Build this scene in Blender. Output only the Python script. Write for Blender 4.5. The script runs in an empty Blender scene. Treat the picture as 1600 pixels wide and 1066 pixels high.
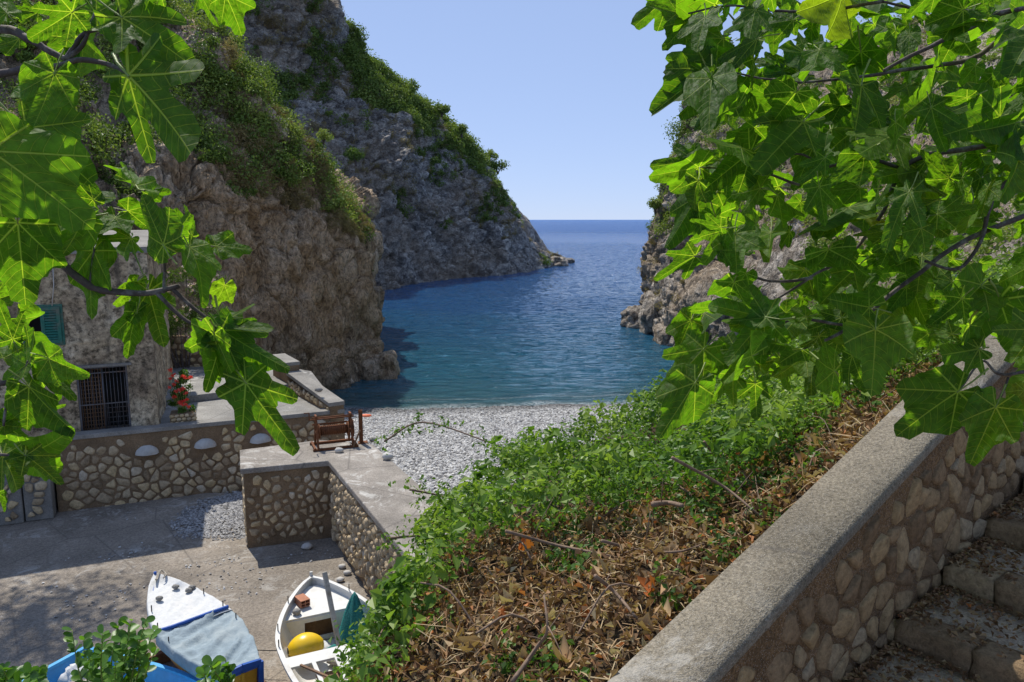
import bpy, math, random
import numpy as np
from mathutils import Vector, Matrix
R = math.radians
random.seed(7); RNG = np.random.default_rng(7)
SC = bpy.context.scene
COL = SC.collection

# ------------------------------------------------------------------ camera, sky, sun, exposure
cam = bpy.data.cameras.new('camera'); cam.lens = 27.0; cam.sensor_width = 36; cam.clip_start = .05; cam.clip_end = 30000
co = bpy.data.objects.new('camera', cam); COL.objects.link(co)
co.location = (0, 0, 11); co.rotation_euler = (R(81), 0, 0); SC.camera = co
SUN_EL, SUN_AZ = 58.0, -33.0
w = bpy.data.worlds.new('World'); SC.world = w; w.use_nodes = True
nt = w.node_tree; nt.nodes.clear()
sky = nt.nodes.new('ShaderNodeTexSky'); sky.sky_type = 'NISHITA'; sky.sun_disc = False
sky.sun_elevation = R(SUN_EL); sky.sun_rotation = R(SUN_AZ); sky.altitude = 3000
sky.air_density = 1.0; sky.dust_density = 0.0; sky.ozone_density = 3.0
skg = nt.nodes.new('ShaderNodeGamma'); skg.inputs[1].default_value = .3
skm = nt.nodes.new('ShaderNodeMix'); skm.data_type = 'RGBA'; skm.blend_type = 'MULTIPLY'; skm.inputs[0].default_value = 1; skm.inputs[7].default_value = (1.27, 1.49, 2.05, 1)
bg = nt.nodes.new('ShaderNodeBackground'); bg.inputs['Strength'].default_value = .15
wo = nt.nodes.new('ShaderNodeOutputWorld')
nt.links.new(sky.outputs[0], skg.inputs[0]); nt.links.new(skg.outputs[0], skm.inputs[6]); nt.links.new(skm.outputs[2], bg.inputs[0]); nt.links.new(bg.outputs[0], wo.inputs[0])
sl = bpy.data.lights.new('sun', 'SUN'); sl.energy = 3.0; sl.angle = R(.5); sl.color = (1, .95, .86)
so = bpy.data.objects.new('sun', sl); COL.objects.link(so)
SDIR = Vector((math.sin(R(SUN_AZ)) * math.cos(R(SUN_EL)), math.cos(R(SUN_AZ)) * math.cos(R(SUN_EL)), math.sin(R(SUN_EL))))
so.rotation_euler = (-SDIR).to_track_quat('-Z', 'Y').to_euler(); so.location = (-20, 20, 60)
SC.view_settings.view_transform = 'Standard'; SC.view_settings.look = 'None'
SC.view_settings.exposure = 0.75; SC.view_settings.gamma = 1
SC.render.film_transparent = False
try:
    SC.cycles.max_bounces = 8; SC.cycles.transparent_max_bounces = 8; SC.cycles.diffuse_bounces = 4
except Exception: pass

# ------------------------------------------------------------------ measuring helpers (survey of the place)
_p = R(9); CF = np.array([0, math.cos(_p), -math.sin(_p)]); CU = np.array([0, math.sin(_p), math.cos(_p)]); CC = np.array([0, 0, 11.])
def ray(px, py): return CF + np.array([1., 0, 0]) * (px - 800) / 1200 + CU * (533 - py) / 1200
def atz(px, py, z): r = ray(px, py); return CC + r * (z - 11) / r[2]
def aty(px, py, y): r = ray(px, py); return CC + r * y / r[1]
def atd(px, py, d): return CC + ray(px, py) * d
def onplane(px, py, O, N): r = ray(px, py); return CC + r * (((np.array(O) - CC) @ N) / (r @ N))

# ------------------------------------------------------------------ noise
_perm = RNG.permutation(256); _perm = np.concatenate([_perm, _perm, _perm])
_g = RNG.normal(size=(256, 3)); _g /= np.linalg.norm(_g, axis=1)[:, None]
def perlin(P):
    P = np.asarray(P, float); I = np.floor(P).astype(int); f = P - I; I &= 255
    u = f * f * f * (f * (f * 6 - 15) + 10); out = 0
    for dx in (0, 1):
        wx = u[:, 0] if dx else 1 - u[:, 0]; a = _perm[(I[:, 0] + dx) & 255]
        for dy in (0, 1):
            wy = u[:, 1] if dy else 1 - u[:, 1]; b = _perm[a + ((I[:, 1] + dy) & 255)]
            for dz in (0, 1):
                wz = u[:, 2] if dz else 1 - u[:, 2]; g = _g[_perm[b + ((I[:, 2] + dz) & 255)]]
                out = out + wx * wy * wz * (g[:, 0] * (f[:, 0] - dx) + g[:, 1] * (f[:, 1] - dy) + g[:, 2] * (f[:, 2] - dz))
    return out * 1.5
def fbm(P, o=4, g=.5):
    s = 0; a = 1.
    for i in range(o): s = s + a * perlin(P * 2.03 ** i + 17.3 * i); a *= g
    return s
def ridged(P, o=4, g=.5):
    s = 0; a = 1.
    for i in range(o): s = s + a * (1 - 2 * np.abs(perlin(P * 2.1 ** i + 31.7 * i))); a *= g
    return s
def cells(P):
    """nearest-cell random value and the distance to the joint between cells"""
    I = np.floor(P).astype(int); n = len(P); F1 = np.full(n, 9.); F2 = np.full(n, 9.); ID = np.zeros(n)
    for dx in (-1, 0, 1):
        for dy in (-1, 0, 1):
            for dz in (-1, 0, 1):
                J = I + (dx, dy, dz)
                h = _perm[_perm[_perm[J[:, 0] & 255] + (J[:, 1] & 255)] + (J[:, 2] & 255)]
                q = J + .5 + _g[h] * .45
                d = np.linalg.norm(P - q, axis=1)
                m = d < F1
                F2 = np.where(m, F1, np.minimum(F2, d)); ID = np.where(m, h / 255., ID); F1 = np.where(m, d, F1)
    return ID, F2 - F1

# ------------------------------------------------------------------ object helpers
def tag(o, label=None, cat=None, group=None, kind=None):
    if label: o['label'] = label
    if cat: o['category'] = cat
    if group: o['group'] = group
    if kind: o['kind'] = kind
    return o
def empty(name, loc=(0, 0, 0), rz=0, label=None, cat=None, group=None):
    o = bpy.data.objects.new(name, None); COL.objects.link(o); o.location = loc; o.rotation_euler = (0, 0, rz)
    o.empty_display_size = .2
    return tag(o, label, cat, group)
def link(name, me, parent=None, loc=None):
    o = bpy.data.objects.new(name, me); COL.objects.link(o)
    if parent is not None: o.parent = parent
    if loc is not None: o.location = loc
    return o
def mesh_np(name, V, Fs, mats, smooth=False, mi=None, attrs=None, parent=None, uv=None):
    """Fs: list of (n,k) int arrays"""
    me = bpy.data.meshes.new(name); V = np.asarray(V, np.float32)
    Fs = [np.asarray(f, np.int32) for f in (Fs if isinstance(Fs, list) else [Fs])]
    loops = np.concatenate([f.ravel() for f in Fs]); tot = np.concatenate([np.full(len(f), f.shape[1], np.int32) for f in Fs])
    st = np.concatenate([[0], np.cumsum(tot)[:-1]]).astype(np.int32)
    me.vertices.add(len(V)); me.vertices.foreach_set('co', V.ravel())
    me.loops.add(len(loops)); me.loops.foreach_set('vertex_index', loops)
    me.polygons.add(len(tot)); me.polygons.foreach_set('loop_start', st)
    try: me.polygons.foreach_set('loop_total', tot)
    except Exception: pass
    me.polygons.foreach_set('use_smooth', np.full(len(tot), smooth))
    if mi is not None: me.polygons.foreach_set('material_index', np.asarray(mi, np.int32))
    for k, a in (attrs or {}).items():
        at = me.attributes.new(k, 'FLOAT', 'POINT'); at.data.foreach_set('value', np.asarray(a, np.float32))
    if uv is not None:
        l = me.uv_layers.new(name='UVMap'); l.data.foreach_set('uv', np.asarray(uv, np.float32)[loops].ravel())
    for m in (mats if isinstance(mats, (list, tuple)) else [mats]): me.materials.append(m)
    me.update(calc_edges=True); me.validate()
    return link(name, me, parent)

class MB:
    def __init__(s): s.v = []; s.f = []; s.m = []
    def add(s, v, f, m=0):
        b = len(s.v); s.v += [tuple(map(float, p)) for p in v]; s.f += [tuple(i + b for i in q) for q in f]; s.m += [m] * len(f); return s
    def box(s, c, d, rz=0, m=0, M=None, taper=1.0):
        x, y, z = d[0] / 2, d[1] / 2, d[2] / 2
        v = [(-x, -y, -z), (x, -y, -z), (x, y, -z), (-x, y, -z), (-x * taper, -y * taper, z), (x * taper, -y * taper, z), (x * taper, y * taper, z), (-x * taper, y * taper, z)]
        mm = Matrix.Translation(c) @ (M.to_4x4() if M is not None else Matrix.Rotation(rz, 4, 'Z'))
        return s.add([mm @ Vector(p) for p in v], [(0, 3, 2, 1), (4, 5, 6, 7), (0, 1, 5, 4), (1, 2, 6, 5), (2, 3, 7, 6), (3, 0, 4, 7)], m)
    def beam(s, a, b, wd, ht, m=0):
        a, b = Vector(a), Vector(b); d = b - a; q = d.to_track_quat('X', 'Z').to_matrix()
        return s.box((a + b) / 2, (d.length, wd, ht), m=m, M=q)
    def prism(s, poly, z0, z1, m=0):
        n = len(poly); v = [(p[0], p[1], z0) for p in poly] + [(p[0], p[1], z1) for p in poly]
        return s.add(v, [tuple(range(n))[::-1], tuple(range(n, 2 * n))] + [(i, (i + 1) % n, n + (i + 1) % n, n + i) for i in range(n)], m)
    def tube(s, pts, rad, n=6, m=0, cap=True):
        pts = [Vector(p) for p in pts]; k = len(pts)
        if not hasattr(rad, '__len__'): rad = [rad] * k
        v = []; prev = None
        for i, p in enumerate(pts):
            t = (pts[min(i + 1, k - 1)] - pts[max(i - 1, 0)]).normalized()
            if prev is None: a = t.orthogonal().normalized()
            else: a = (prev - t * prev.dot(t)); a = a.normalized() if a.length > 1e-6 else t.orthogonal().normalized()
            prev = a; b = t.cross(a)
            for j in range(n):
                an = 2 * math.pi * j / n; v.append(p + (a * math.cos(an) + b * math.sin(an)) * rad[i])
        f = [(i * n + j, i * n + (j + 1) % n, (i + 1) * n + (j + 1) % n, (i + 1) * n + j) for i in range(k - 1) for j in range(n)]
        if cap: f += [tuple(range(n))[::-1], tuple((k - 1) * n + j for j in range(n))]
        return s.add(v, f, m)
    def blob(s, c, r, m=0, seed=0, amp=.15, n=10, fr=1.5):
        v = []; rings = n // 2 + 1
        P = [(math.sin(math.pi * i / rings) * math.cos(2 * math.pi * j / n), math.sin(math.pi * i / rings) * math.sin(2 * math.pi * j / n), math.cos(math.pi * i / rings)) for i in range(1, rings) for j in range(n)]
        P = np.array(P + [(0, 0, 1), (0, 0, -1)]); h = 1 + amp * fbm(P * fr + seed * 7.7, 2)
        P = P * h[:, None] * np.array(r) + np.array(c)
        K = rings - 1; T = K * n
        f = [(i * n + j, (i + 1) * n + j, (i + 1) * n + (j + 1) % n, i * n + (j + 1) % n) for i in range(K - 1) for j in range(n)]
        f += [(T, j, (j + 1) % n) for j in range(n)] + [(T + 1, (K - 1) * n + (j + 1) % n, (K - 1) * n + j) for j in range(n)]
        return s.add(P, f, m)
    def build(s, name, mats, parent=None, smooth=False, bevel=0):
        me = bpy.data.meshes.new(name); me.from_pydata(s.v, [], s.f)
        for m in (mats if isinstance(mats, (list, tuple)) else [mats]): me.materials.append(m)
        me.polygons.foreach_set('material_index', s.m)
        if smooth: me.polygons.foreach_set('use_smooth', [True] * len(s.f))
        me.update(); o = link(name, me, parent)
        if bevel:
            b = o.modifiers.new('bevel', 'BEVEL'); b.width = bevel; b.segments = 2; b.limit_method = 'ANGLE'
        return o

def curve(pts, n=8):
    """smooth a polyline"""
    P = np.array(pts, float); k = len(P)
    t = np.linspace(0, k - 1, (k - 1) * n + 1); return cr(k, t) @ P
def cr(k, t):
    """Catmull-Rom weight matrix"""
    W = np.zeros((len(t), k))
    for r, x in enumerate(t):
        i = min(int(x), k - 2); f = x - i
        c = (-.5 * f + f * f - .5 * f ** 3, 1 - 2.5 * f * f + 1.5 * f ** 3, .5 * f + 2 * f * f - 1.5 * f ** 3, -.5 * f * f + .5 * f ** 3)
        for o_, cc in zip((-1, 0, 1, 2), c):
            j = i + o_
            if j < 0: W[r, 0] += 2 * cc; W[r, 1] -= cc
            elif j >= k: W[r, k - 1] += 2 * cc; W[r, k - 2] -= cc
            else: W[r, j] += cc
    return W
class Loft:
    def __init__(s, ctrl, nu, nv):
        c = np.array(ctrl, float); s.V, s.U = c.shape[:2]; s.nu, s.nv = nu, nv
        Wv = cr(s.V, np.linspace(0, s.V - 1, nv)); Wu = cr(s.U, np.linspace(0, s.U - 1, nu))
        s.P = np.einsum('av,vuk,bu->abk', Wv, c, Wu)
        s.v = np.repeat(np.linspace(0, s.V - 1, nv)[:, None], nu, 1); s.u = np.repeat(np.linspace(0, s.U - 1, nu)[None], nv, 0)
    def normals(s):
        du = np.gradient(s.P, axis=1); dv = np.gradient(s.P, axis=0); n = np.cross(du, dv)
        s.N = n / (np.linalg.norm(n, axis=2)[..., None] + 1e-9); return s.N
    def displace(s, fn, sign=1):
        N = s.normals(); sign = 1. if ((CC + [0, 0, 12] - s.P) * N).sum(2).mean() > 0 else -1.; N = N * sign; P = s.P.reshape(-1, 3); h = fn(P, s.u.ravel(), s.v.ravel())
        s.P = (P + N.reshape(-1, 3) * h[:, None]).reshape(s.P.shape); s.normals(); s.N *= sign
    def build(s, name, mat, attrs=None, smooth=True):
        nu, nv = s.nu, s.nv; i = np.arange(nu - 1); j = np.arange(nv - 1)
        a = (j[:, None] * nu + i[None]).ravel()
        return mesh_np(name, s.P.reshape(-1, 3), np.stack([a, a + 1, a + nu + 1, a + nu], 1), mat, smooth, attrs=attrs)
    def sample(s, n, cond=None, rng=RNG):
        P = s.P.reshape(-1, 3); N = s.N.reshape(-1, 3); u = s.u.ravel(); v = s.v.ravel()
        du = np.linalg.norm(np.cross(np.gradient(s.P, axis=1), np.gradient(s.P, axis=0)), axis=2).ravel()
        ok = np.ones(len(P), bool) if cond is None else cond(P, u, v, N)
        wgt = du * ok; wgt = wgt / wgt.sum()
        k = rng.choice(len(P), n, p=wgt); return P[k], N[k], u[k], v[k]

# ------------------------------------------------------------------ materials
class NT:
    def __init__(s, name):
        s.m = bpy.data.materials.new(name); s.m.use_nodes = True; s.t = s.m.node_tree; s.t.nodes.clear()
        s.out = s.t.nodes.new('ShaderNodeOutputMaterial')
    def n(s, typ, props=None, **inp):
        nd = s.t.nodes.new('ShaderNode' + typ)
        for k, v in (props or {}).items(): setattr(nd, k, v)
        for k, v in inp.items():
            key = k.replace('_', ' ')
            sock = nd.inputs[int(k[1:])] if k[0] == 'i' and k[1:].isdigit() else nd.inputs[key]
            s.set(sock, v)
        return nd
    def set(s, sock, v):
        if hasattr(v, 'outputs'): v = v.outputs[0]
        if isinstance(v, bpy.types.NodeSocket): s.t.links.new(v, sock)
        else:
            if isinstance(v, (tuple, list)) and len(v) == 3 and sock.type == 'RGBA': v = (*v, 1)
            sock.default_value = v
    def math(s, op, a, b=0., c=None):
        nd = s.t.nodes.new('ShaderNodeMath'); nd.operation = op; s.set(nd.inputs[0], a); s.set(nd.inputs[1], b)
        if c is not None: s.set(nd.inputs[2], c)
        return nd.outputs[0]
    def mix(s, f, a, b, mode='MIX'):
        nd = s.t.nodes.new('ShaderNodeMix'); nd.data_type = 'RGBA'; nd.blend_type = mode
        s.set(nd.inputs[0], f); s.set(nd.inputs[6], a); s.set(nd.inputs[7], b); return nd.outputs[2]
    def ramp(s, f, stops):
        nd = s.t.nodes.new('ShaderNodeValToRGB'); e = nd.color_ramp.elements
        while len(e) < len(stops): e.new(.5)
        for k, (p, c) in zip(e, stops): k.position = p; k.color = (*c, 1) if not isinstance(c, (int, float)) else (c, c, c, 1)
        s.set(nd.inputs[0], f); return nd.outputs[0]
    def noise(s, scale, detail=5, rough=.55, vec=None, dist=0.):
        nd = s.n('TexNoise', Scale=scale, Detail=detail, Roughness=rough, Distortion=dist)
        s.set(nd.inputs['Vector'], vec if vec is not None else s.pos()); return nd.outputs[0]
    def voro(s, scale, feature='F1', vec=None, out='Distance', rnd=1.):
        nd = s.n('TexVoronoi', dict(feature=feature), Scale=scale, Randomness=rnd)
        s.set(nd.inputs['Vector'], vec if vec is not None else s.pos()); return nd.outputs[out]
    def pos(s, scale=None, rot=None):
        if not hasattr(s, '_pos'): s._pos = s.n('NewGeometry').outputs['Position']
        if scale is None and rot is None: return s._pos
        mp = s.n('Mapping'); s.set(mp.inputs[0], s._pos)
        if scale: mp.inputs['Scale'].default_value = scale
        if rot: mp.inputs['Rotation'].default_value = rot
        return mp.outputs[0]
    def obj(s, scale=None):
        o = s.n('TexCoord').outputs['Object']
        if scale is None: return o
        mp = s.n('Mapping'); s.set(mp.inputs[0], o); mp.inputs['Scale'].default_value = scale; return mp.outputs[0]
    def bump(s, h, dist, strength=1., normal=None):
        nd = s.n('Bump', Strength=strength, Distance=dist); s.set(nd.inputs['Height'], h)
        if normal is not None: s.set(nd.inputs['Normal'], normal)
        return nd.outputs[0]
    def pbsdf(s, color, rough=.8, normal=None, spec=.3, **kw):
        nd = s.n('BsdfPrincipled'); s.set(nd.inputs['Base Color'], color); s.set(nd.inputs['Roughness'], rough)
        s.set(nd.inputs['Specular IOR Level'], spec)
        if normal is not None: s.set(nd.inputs['Normal'], normal)
        for k, v in kw.items(): s.set(nd.inputs[k.replace('_', ' ')], v)
        return nd.outputs[0]
    def done(s, sh): s.t.links.new(sh, s.out.inputs[0]); return s.m

def m_rock(name, c0, c1, c2, scale=1., stretch=(1, 1, 1), bump=.25, rot=None):
    t = NT(name); v0 = t.pos(stretch, rot); wn = t.n('TexNoise', Scale=.9 / scale, Detail=4.); t.set(wn.inputs['Vector'], v0)
    va = t.n('VectorMath', dict(operation='SCALE')); t.set(va.inputs[0], wn.outputs['Color']); va.inputs['Scale'].default_value = 1.3 * scale
    vb = t.n('VectorMath', dict(operation='ADD')); t.set(vb.inputs[0], v0); t.set(vb.inputs[1], va.outputs[0]); v = vb.outputs[0]
    a = t.noise(.12 / scale, 6, .6, v); b = t.noise(1.1 / scale, 9, .68, v, .6); d = t.noise(6 / scale, 6, .7, v)
    col = t.ramp(b, [(.38, c0), (.5, c1), (.61, c2)])
    tan = t.ramp(a, [(.42, 0.), (.62, 1.)]); lg = t.noise(.22 / scale, 4, .6, t.pos(), 1.2)
    col = t.mix(1., col, t.ramp(lg, [(.33, .55), (.5, 1.), (.66, 1.3)]), 'MULTIPLY')
    col = t.mix(t.math('MULTIPLY', tan, .55), col, (c1[0] * 1.25, c1[1] * 1.02, c1[2] * .75))
    fl = t.ramp(d, [(.36, .42), (.5, 1.), (.64, 1.35)]); col = t.mix(1., col, fl, 'MULTIPLY')
    vr = t.voro(1.3 / scale, 'DISTANCE_TO_EDGE', v); vr = t.ramp(vr, [(0, 0.), (.12, 1.)])
    h = t.math('ADD', t.math('MULTIPLY', b, 1.), t.math('MULTIPLY', d, .35)); h = t.math('ADD', h, t.math('MULTIPLY', vr, .07))
    v2 = t.voro(3.1 / scale, 'DISTANCE_TO_EDGE', v); v2 = t.ramp(v2, [(0, 0.), (.1, 1.)]); h = t.math('ADD', h, t.math('MULTIPLY', v2, .06))
    col = t.mix(1., col, t.ramp(vr, [(0, .78), (.5, 1.)]), 'MULTIPLY')
    return t.done(t.pbsdf(col, .9, t.bump(h, bump * scale), .2))
def m_plain(name, c, rough=.6, var=.25, scale=12., bump=.004, spec=.4, metal=0., dirt=None):
    t = NT(name); v = t.obj(); a = t.noise(scale, 6, .65, v)
    f = t.ramp(a, [(.3, 1 - var), (.7, 1 + var * .6)]); col = t.mix(1., c, f, 'MULTIPLY')
    if dirt:
        b = t.noise(scale * .25, 7, .7, v); col = t.mix(t.ramp(b, [(.5, 0.), (.66, .85)]), col, dirt)
    return t.done(t.pbsdf(col, rough, t.bump(a, bump), spec, Metallic=metal))
def m_stone(name, stops, scale=1.):
    t = NT(name); oi = t.n('ObjectInfo').outputs['Random']; v = t.pos()
    col = t.ramp(oi, stops); a = t.noise(9 * scale, 7, .7, v); b = t.noise(40 * scale, 5, .7, v)
    col = t.mix(1., col, t.ramp(a, [(.3, .55), (.5, 1.), (.7, 1.3)]), 'MULTIPLY')
    col = t.mix(1., col, t.ramp(b, [(.3, .8), (.7, 1.15)]), 'MULTIPLY')
    h = t.math('ADD', a, t.math('MULTIPLY', b, .3))
    return t.done(t.pbsdf(col, .88, t.bump(h, .03), .2))
def m_concrete(name, c, agg=.5, big=.8, scale=1., white=0.):
    t = NT(name); a = t.noise(big, 8, .62); b = t.noise(28 * scale, 6, .7); vo = t.voro(55 * scale)
    col = t.mix(1., c, t.ramp(a, [(.28, .62), (.5, 1.), (.72, 1.4)]), 'MULTIPLY')
    col = t.mix(1., col, t.ramp(b, [(.3, 1 - agg), (.5, 1.), (.7, 1 + agg)]), 'MULTIPLY')
    sp = t.ramp(vo, [(.12, 1.), (.3, 0.)]); col = t.mix(t.math('MULTIPLY', sp, agg * .8), col, (.55, .52, .47))
    if white:
        w1 = t.noise(2.2, 9, .75, None, .8); w2 = t.noise(.5, 3, .5)
        k = t.math('MULTIPLY', t.ramp(w1, [(.52, 0.), (.6, 1.)]), t.ramp(w2, [(.45, 0.), (.6, 1.)]))
        col = t.mix(t.math('MULTIPLY', k, white), col, (.62, .6, .55))
        cr_ = t.voro(.45, 'DISTANCE_TO_EDGE', t.pos()); ck = t.ramp(cr_, [(.0, .55), (.012, 0.)])
        col = t.mix(ck, col, (.1, .09, .08))
    h = t.math('ADD', b, t.math('MULTIPLY', vo, -.6)); h = t.math('ADD', h, t.math('MULTIPLY', a, 1.5))
    return t.done(t.pbsdf(col, .9, t.bump(h, .012 / scale), .2))
def m_leafy(name, stops, tr=.35, rough=.55, spec=.25):
    t = NT(name); at = t.n('Attribute', dict(attribute_name='tint')); col = t.ramp(at.outputs['Fac'], stops)
    col2 = t.mix(1., col, (1.25, 1.35, .6), 'MULTIPLY')
    b = t.pbsdf(col, rough, None, spec); tl = t.n('BsdfTranslucent'); t.set(tl.inputs[0], col2)
    mx = t.n('MixShader'); t.set(mx.inputs[0], tr); t.set(mx.inputs[1], b); t.set(mx.inputs[2], tl); return t.done(mx.outputs[0])

M = {}
M['head'] = m_rock('grey_limestone', (.14, .135, .13), (.36, .34, .315), (.62, .585, .52), 1.5, (1, 1, 1.5), .75, (.5, .6, .3))
M['near'] = m_rock('brown_tufa', (.22, .165, .115), (.53, .42, .295), (.74, .62, .47), 1.0, (1.05, 1.05, .66), .8)
M['right'] = m_rock('tan_limestone', (.15, .125, .10), (.33, .29, .24), (.55, .49, .42), 1.2, (1, 1, .8), .6)
M['soil'] = m_rock('hillside_soil', (.03, .024, .016), (.07, .05, .03), (.13, .095, .06), .3, (1, 1, 1), .1)
M['mortar'] = m_concrete('mortar', (.20, .135, .078), .35, 1.5)
M['stone'] = m_stone('wall_stone', [(0, (.25, .18, .11)), (.25, (.37, .28, .175)), (.5, (.48, .375, .24)), (.75, (.55, .41, .225)), (1, (.52, .45, .345))])
M['stone2'] = m_stone('parapet_stone', [(0, (.22, .145, .08)), (.35, (.32, .22, .125)), (.7, (.42, .29, .15)), (1, (.42, .33, .215))], 2.5)
M['mortar2'] = m_concrete('dark_mortar', (.15, .092, .045), .7, 3, 1.6)
M['coping'] = m_concrete('coping_concrete', (.25, .235, .21), .3, 1.2)
M['pier_top'] = m_concrete('pier_concrete', (.27, .24, .205), .35, 1., 1., .75)
M['cap'] = m_concrete('pebble_dash_cap', (.175, .15, .112), .62, .9, 1.7, .3)
M['yard'] = m_concrete('yard_concrete', (.24, .205, .165), .4, .45, .6, .42)
M['terrace'] = m_concrete('terrace_paving', (.25, .24, .22), .3, .6, .7, .6)
M['step'] = m_concrete('step_concrete', (.40, .32, .225), .5, 2, 2)
def m_plaster():
    t = NT('stained_plaster'); a = t.noise(.9, 8, .7, None, .5); b = t.noise(7, 8, .78); s = t.noise(1.4, 5, .6, t.pos((3, 3, .5)))
    col = t.ramp(a, [(.36, (.20, .15, .10)), (.5, (.43, .34, .225)), (.64, (.58, .49, .35))])
    col = t.mix(1., col, t.ramp(b, [(.4, .28), (.5, .95), (.6, 1.4)]), 'MULTIPLY')
    col = t.mix(t.ramp(s, [(.5, 0.), (.66, .6)]), col, (.10, .085, .065))
    return t.done(t.pbsdf(col, .92, t.bump(b, .05), .15))
M['plaster'] = m_plaster()
M['shutter'] = m_plain('green_paint', (.01, .14, .10), .5, .3, 14, dirt=(.12, .12, .09))
M['dark'] = m_plain('interior_shade_black', (.012, .011, .010), .9)  # near-black colour paints the shade of the rooms behind window and door
M['iron'] = m_plain('grey_iron', (.12, .12, .13), .5, .4, 20, metal=.5, dirt=(.13, .07, .04))
M['rust'] = m_plain('rusty_iron', (.20, .075, .03), .75, .5, 30, .004, .3, .3, dirt=(.07, .035, .02))
M['wood'] = m_plain('weathered_wood', (.20, .11, .055), .75, .4, 18, dirt=(.10, .06, .04))
M['greywood'] = m_plain('grey_wood', (.42, .39, .33), .7, .35, 25, dirt=(.25, .2, .14))
M['white'] = m_plain('white_boat_paint', (.60, .59, .55), .45, .1, 10, .002, .5, dirt=(.42, .38, .31))
M['whitecloth'] = m_plain('white_sheet', (.60, .60, .58), .8, .14, 14, .012, dirt=(.66, .63, .58))
M['bluecloth'] = m_plain('pale_blue_tarpaulin', (.26, .32, .35), .8, .22, 8, .02, .2, dirt=(.33, .37, .37))
M['blue'] = m_plain('blue_boat_paint', (.02, .09, .36), .4, .2, 8)
M['cyan'] = m_plain('light_blue_boat_paint', (.07, .36, .66), .4, .15, 8)
M['yellow'] = m_plain('yellow_boat_paint', (.62, .33, .03), .5, .2, 8)
M['red'] = m_plain('red_boat_paint', (.42, .03, .02), .5, .2, 8)
M['buoy'] = m_plain('yellow_plastic', (.82, .52, .01), .32, .06, 5, .002, .5, dirt=(.6, .38, .05))
M['net'] = m_plain('green_net', (.02, .19, .17), .8, .45, 45, .02)
M['brick'] = m_plain('brick', (.42, .18, .10), .85, .3, 25)
M['bark'] = m_plain('fig_bark', (.085, .06, .05), .75, .4, 60, .003, dirt=(.22, .2, .18))
M['twig'] = m_plain('dead_twig', (.21, .14, .095), .8, .4, 30)
M['rope'] = m_plain('rope', (.35, .31, .25), .9, .3, 40)
M['pin'] = m_plain('dark_iron', (.03, .03, .035), .5)
M['lime'] = m_plain('whitewash', (.5, .48, .44), .8, .2, 6, .01, dirt=(.42, .38, .32))
M['orange'] = m_plain('orange_plastic', (.75, .13, .03), .5)
M['stem'] = m_plain('green_stem', (.22, .28, .06), .5, .2, 30, .001)
G = [(0, (.035, .06, .014)), (.35, (.10, .16, .03)), (.7, (.18, .255, .05)), (1, (.30, .35, .09))]
M['shrub'] = m_leafy('shrub_leaves', G, .3)
M['farshrub'] = m_leafy('headland_shrub', [(0, (.045, .075, .02)), (.5, (.13, .20, .04)), (1, (.27, .33, .08))], .3)
M['drygrass'] = m_leafy('dry_grass', [(0, (.20, .15, .07)), (1, (.40, .33, .17))], .3, .8)
M['bramble'] = m_leafy('bramble_leaves', [(0, (.025, .055, .010)), (.4, (.065, .14, .018)), (.75, (.13, .24, .03)), (1, (.24, .34, .06))], .45, .45, .35)
M['litter'] = m_leafy('dry_leaves', [(0, (.13, .075, .04)), (.35, (.27, .15, .08)), (.65, (.40, .27, .15)), (.88, (.52, .42, .26)), (1, (.52, .17, .05))], .25, .8, .15)
M['roundleaf'] = m_plain('glossy_round_leaf', (.09, .20, .03), .4, .2, 30, .0005)
M['flowerp'] = m_leafy('pale_pink_petals', [(0, (.55, .35, .38)), (1, (.75, .66, .66))], .3)
M['flowerr'] = m_leafy('red_petals', [(0, (.75, .05, .03)), (1, (.85, .16, .12))], .3)
def m_pebble():
    t = NT('white_pebbles'); at = t.n('Attribute', dict(attribute_name='tint')).outputs['Fac']; p = t.pos()
    col = t.ramp(at, [(0, (.15, .145, .14)), (.3, (.30, .29, .28)), (.6, (.45, .44, .42)), (1, (.66, .65, .62))])
    sep = t.n('SeparateXYZ'); t.set(sep.inputs[0], p)
    wet = t.ramp(t.math('DIVIDE', sep.outputs[2], .6), [(.1, .30), (.75, .95)])
    return t.done(t.pbsdf(t.mix(1., col, wet, 'MULTIPLY'), .6, None, .35))
M['pebble'] = m_pebble()
def m_beach():
    t = NT('beach_shingle'); v = t.voro(9., 'F1', None, 'Color'); d = t.voro(9.); p = t.pos()
    col = t.mix(t.n('SeparateColor', i0=v).outputs[0], (.20, .195, .19), (.66, .65, .63))
    sep = t.n('SeparateXYZ'); t.set(sep.inputs[0], p)
    wet = t.ramp(t.math('DIVIDE', sep.outputs[2], .6), [(.1, .30), (.75, .95)])
    return t.done(t.pbsdf(t.mix(1., col, wet, 'MULTIPLY'), .75, t.bump(t.math('MULTIPLY', d, -1.), .12), .3))
M['beach'] = m_beach()
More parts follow.
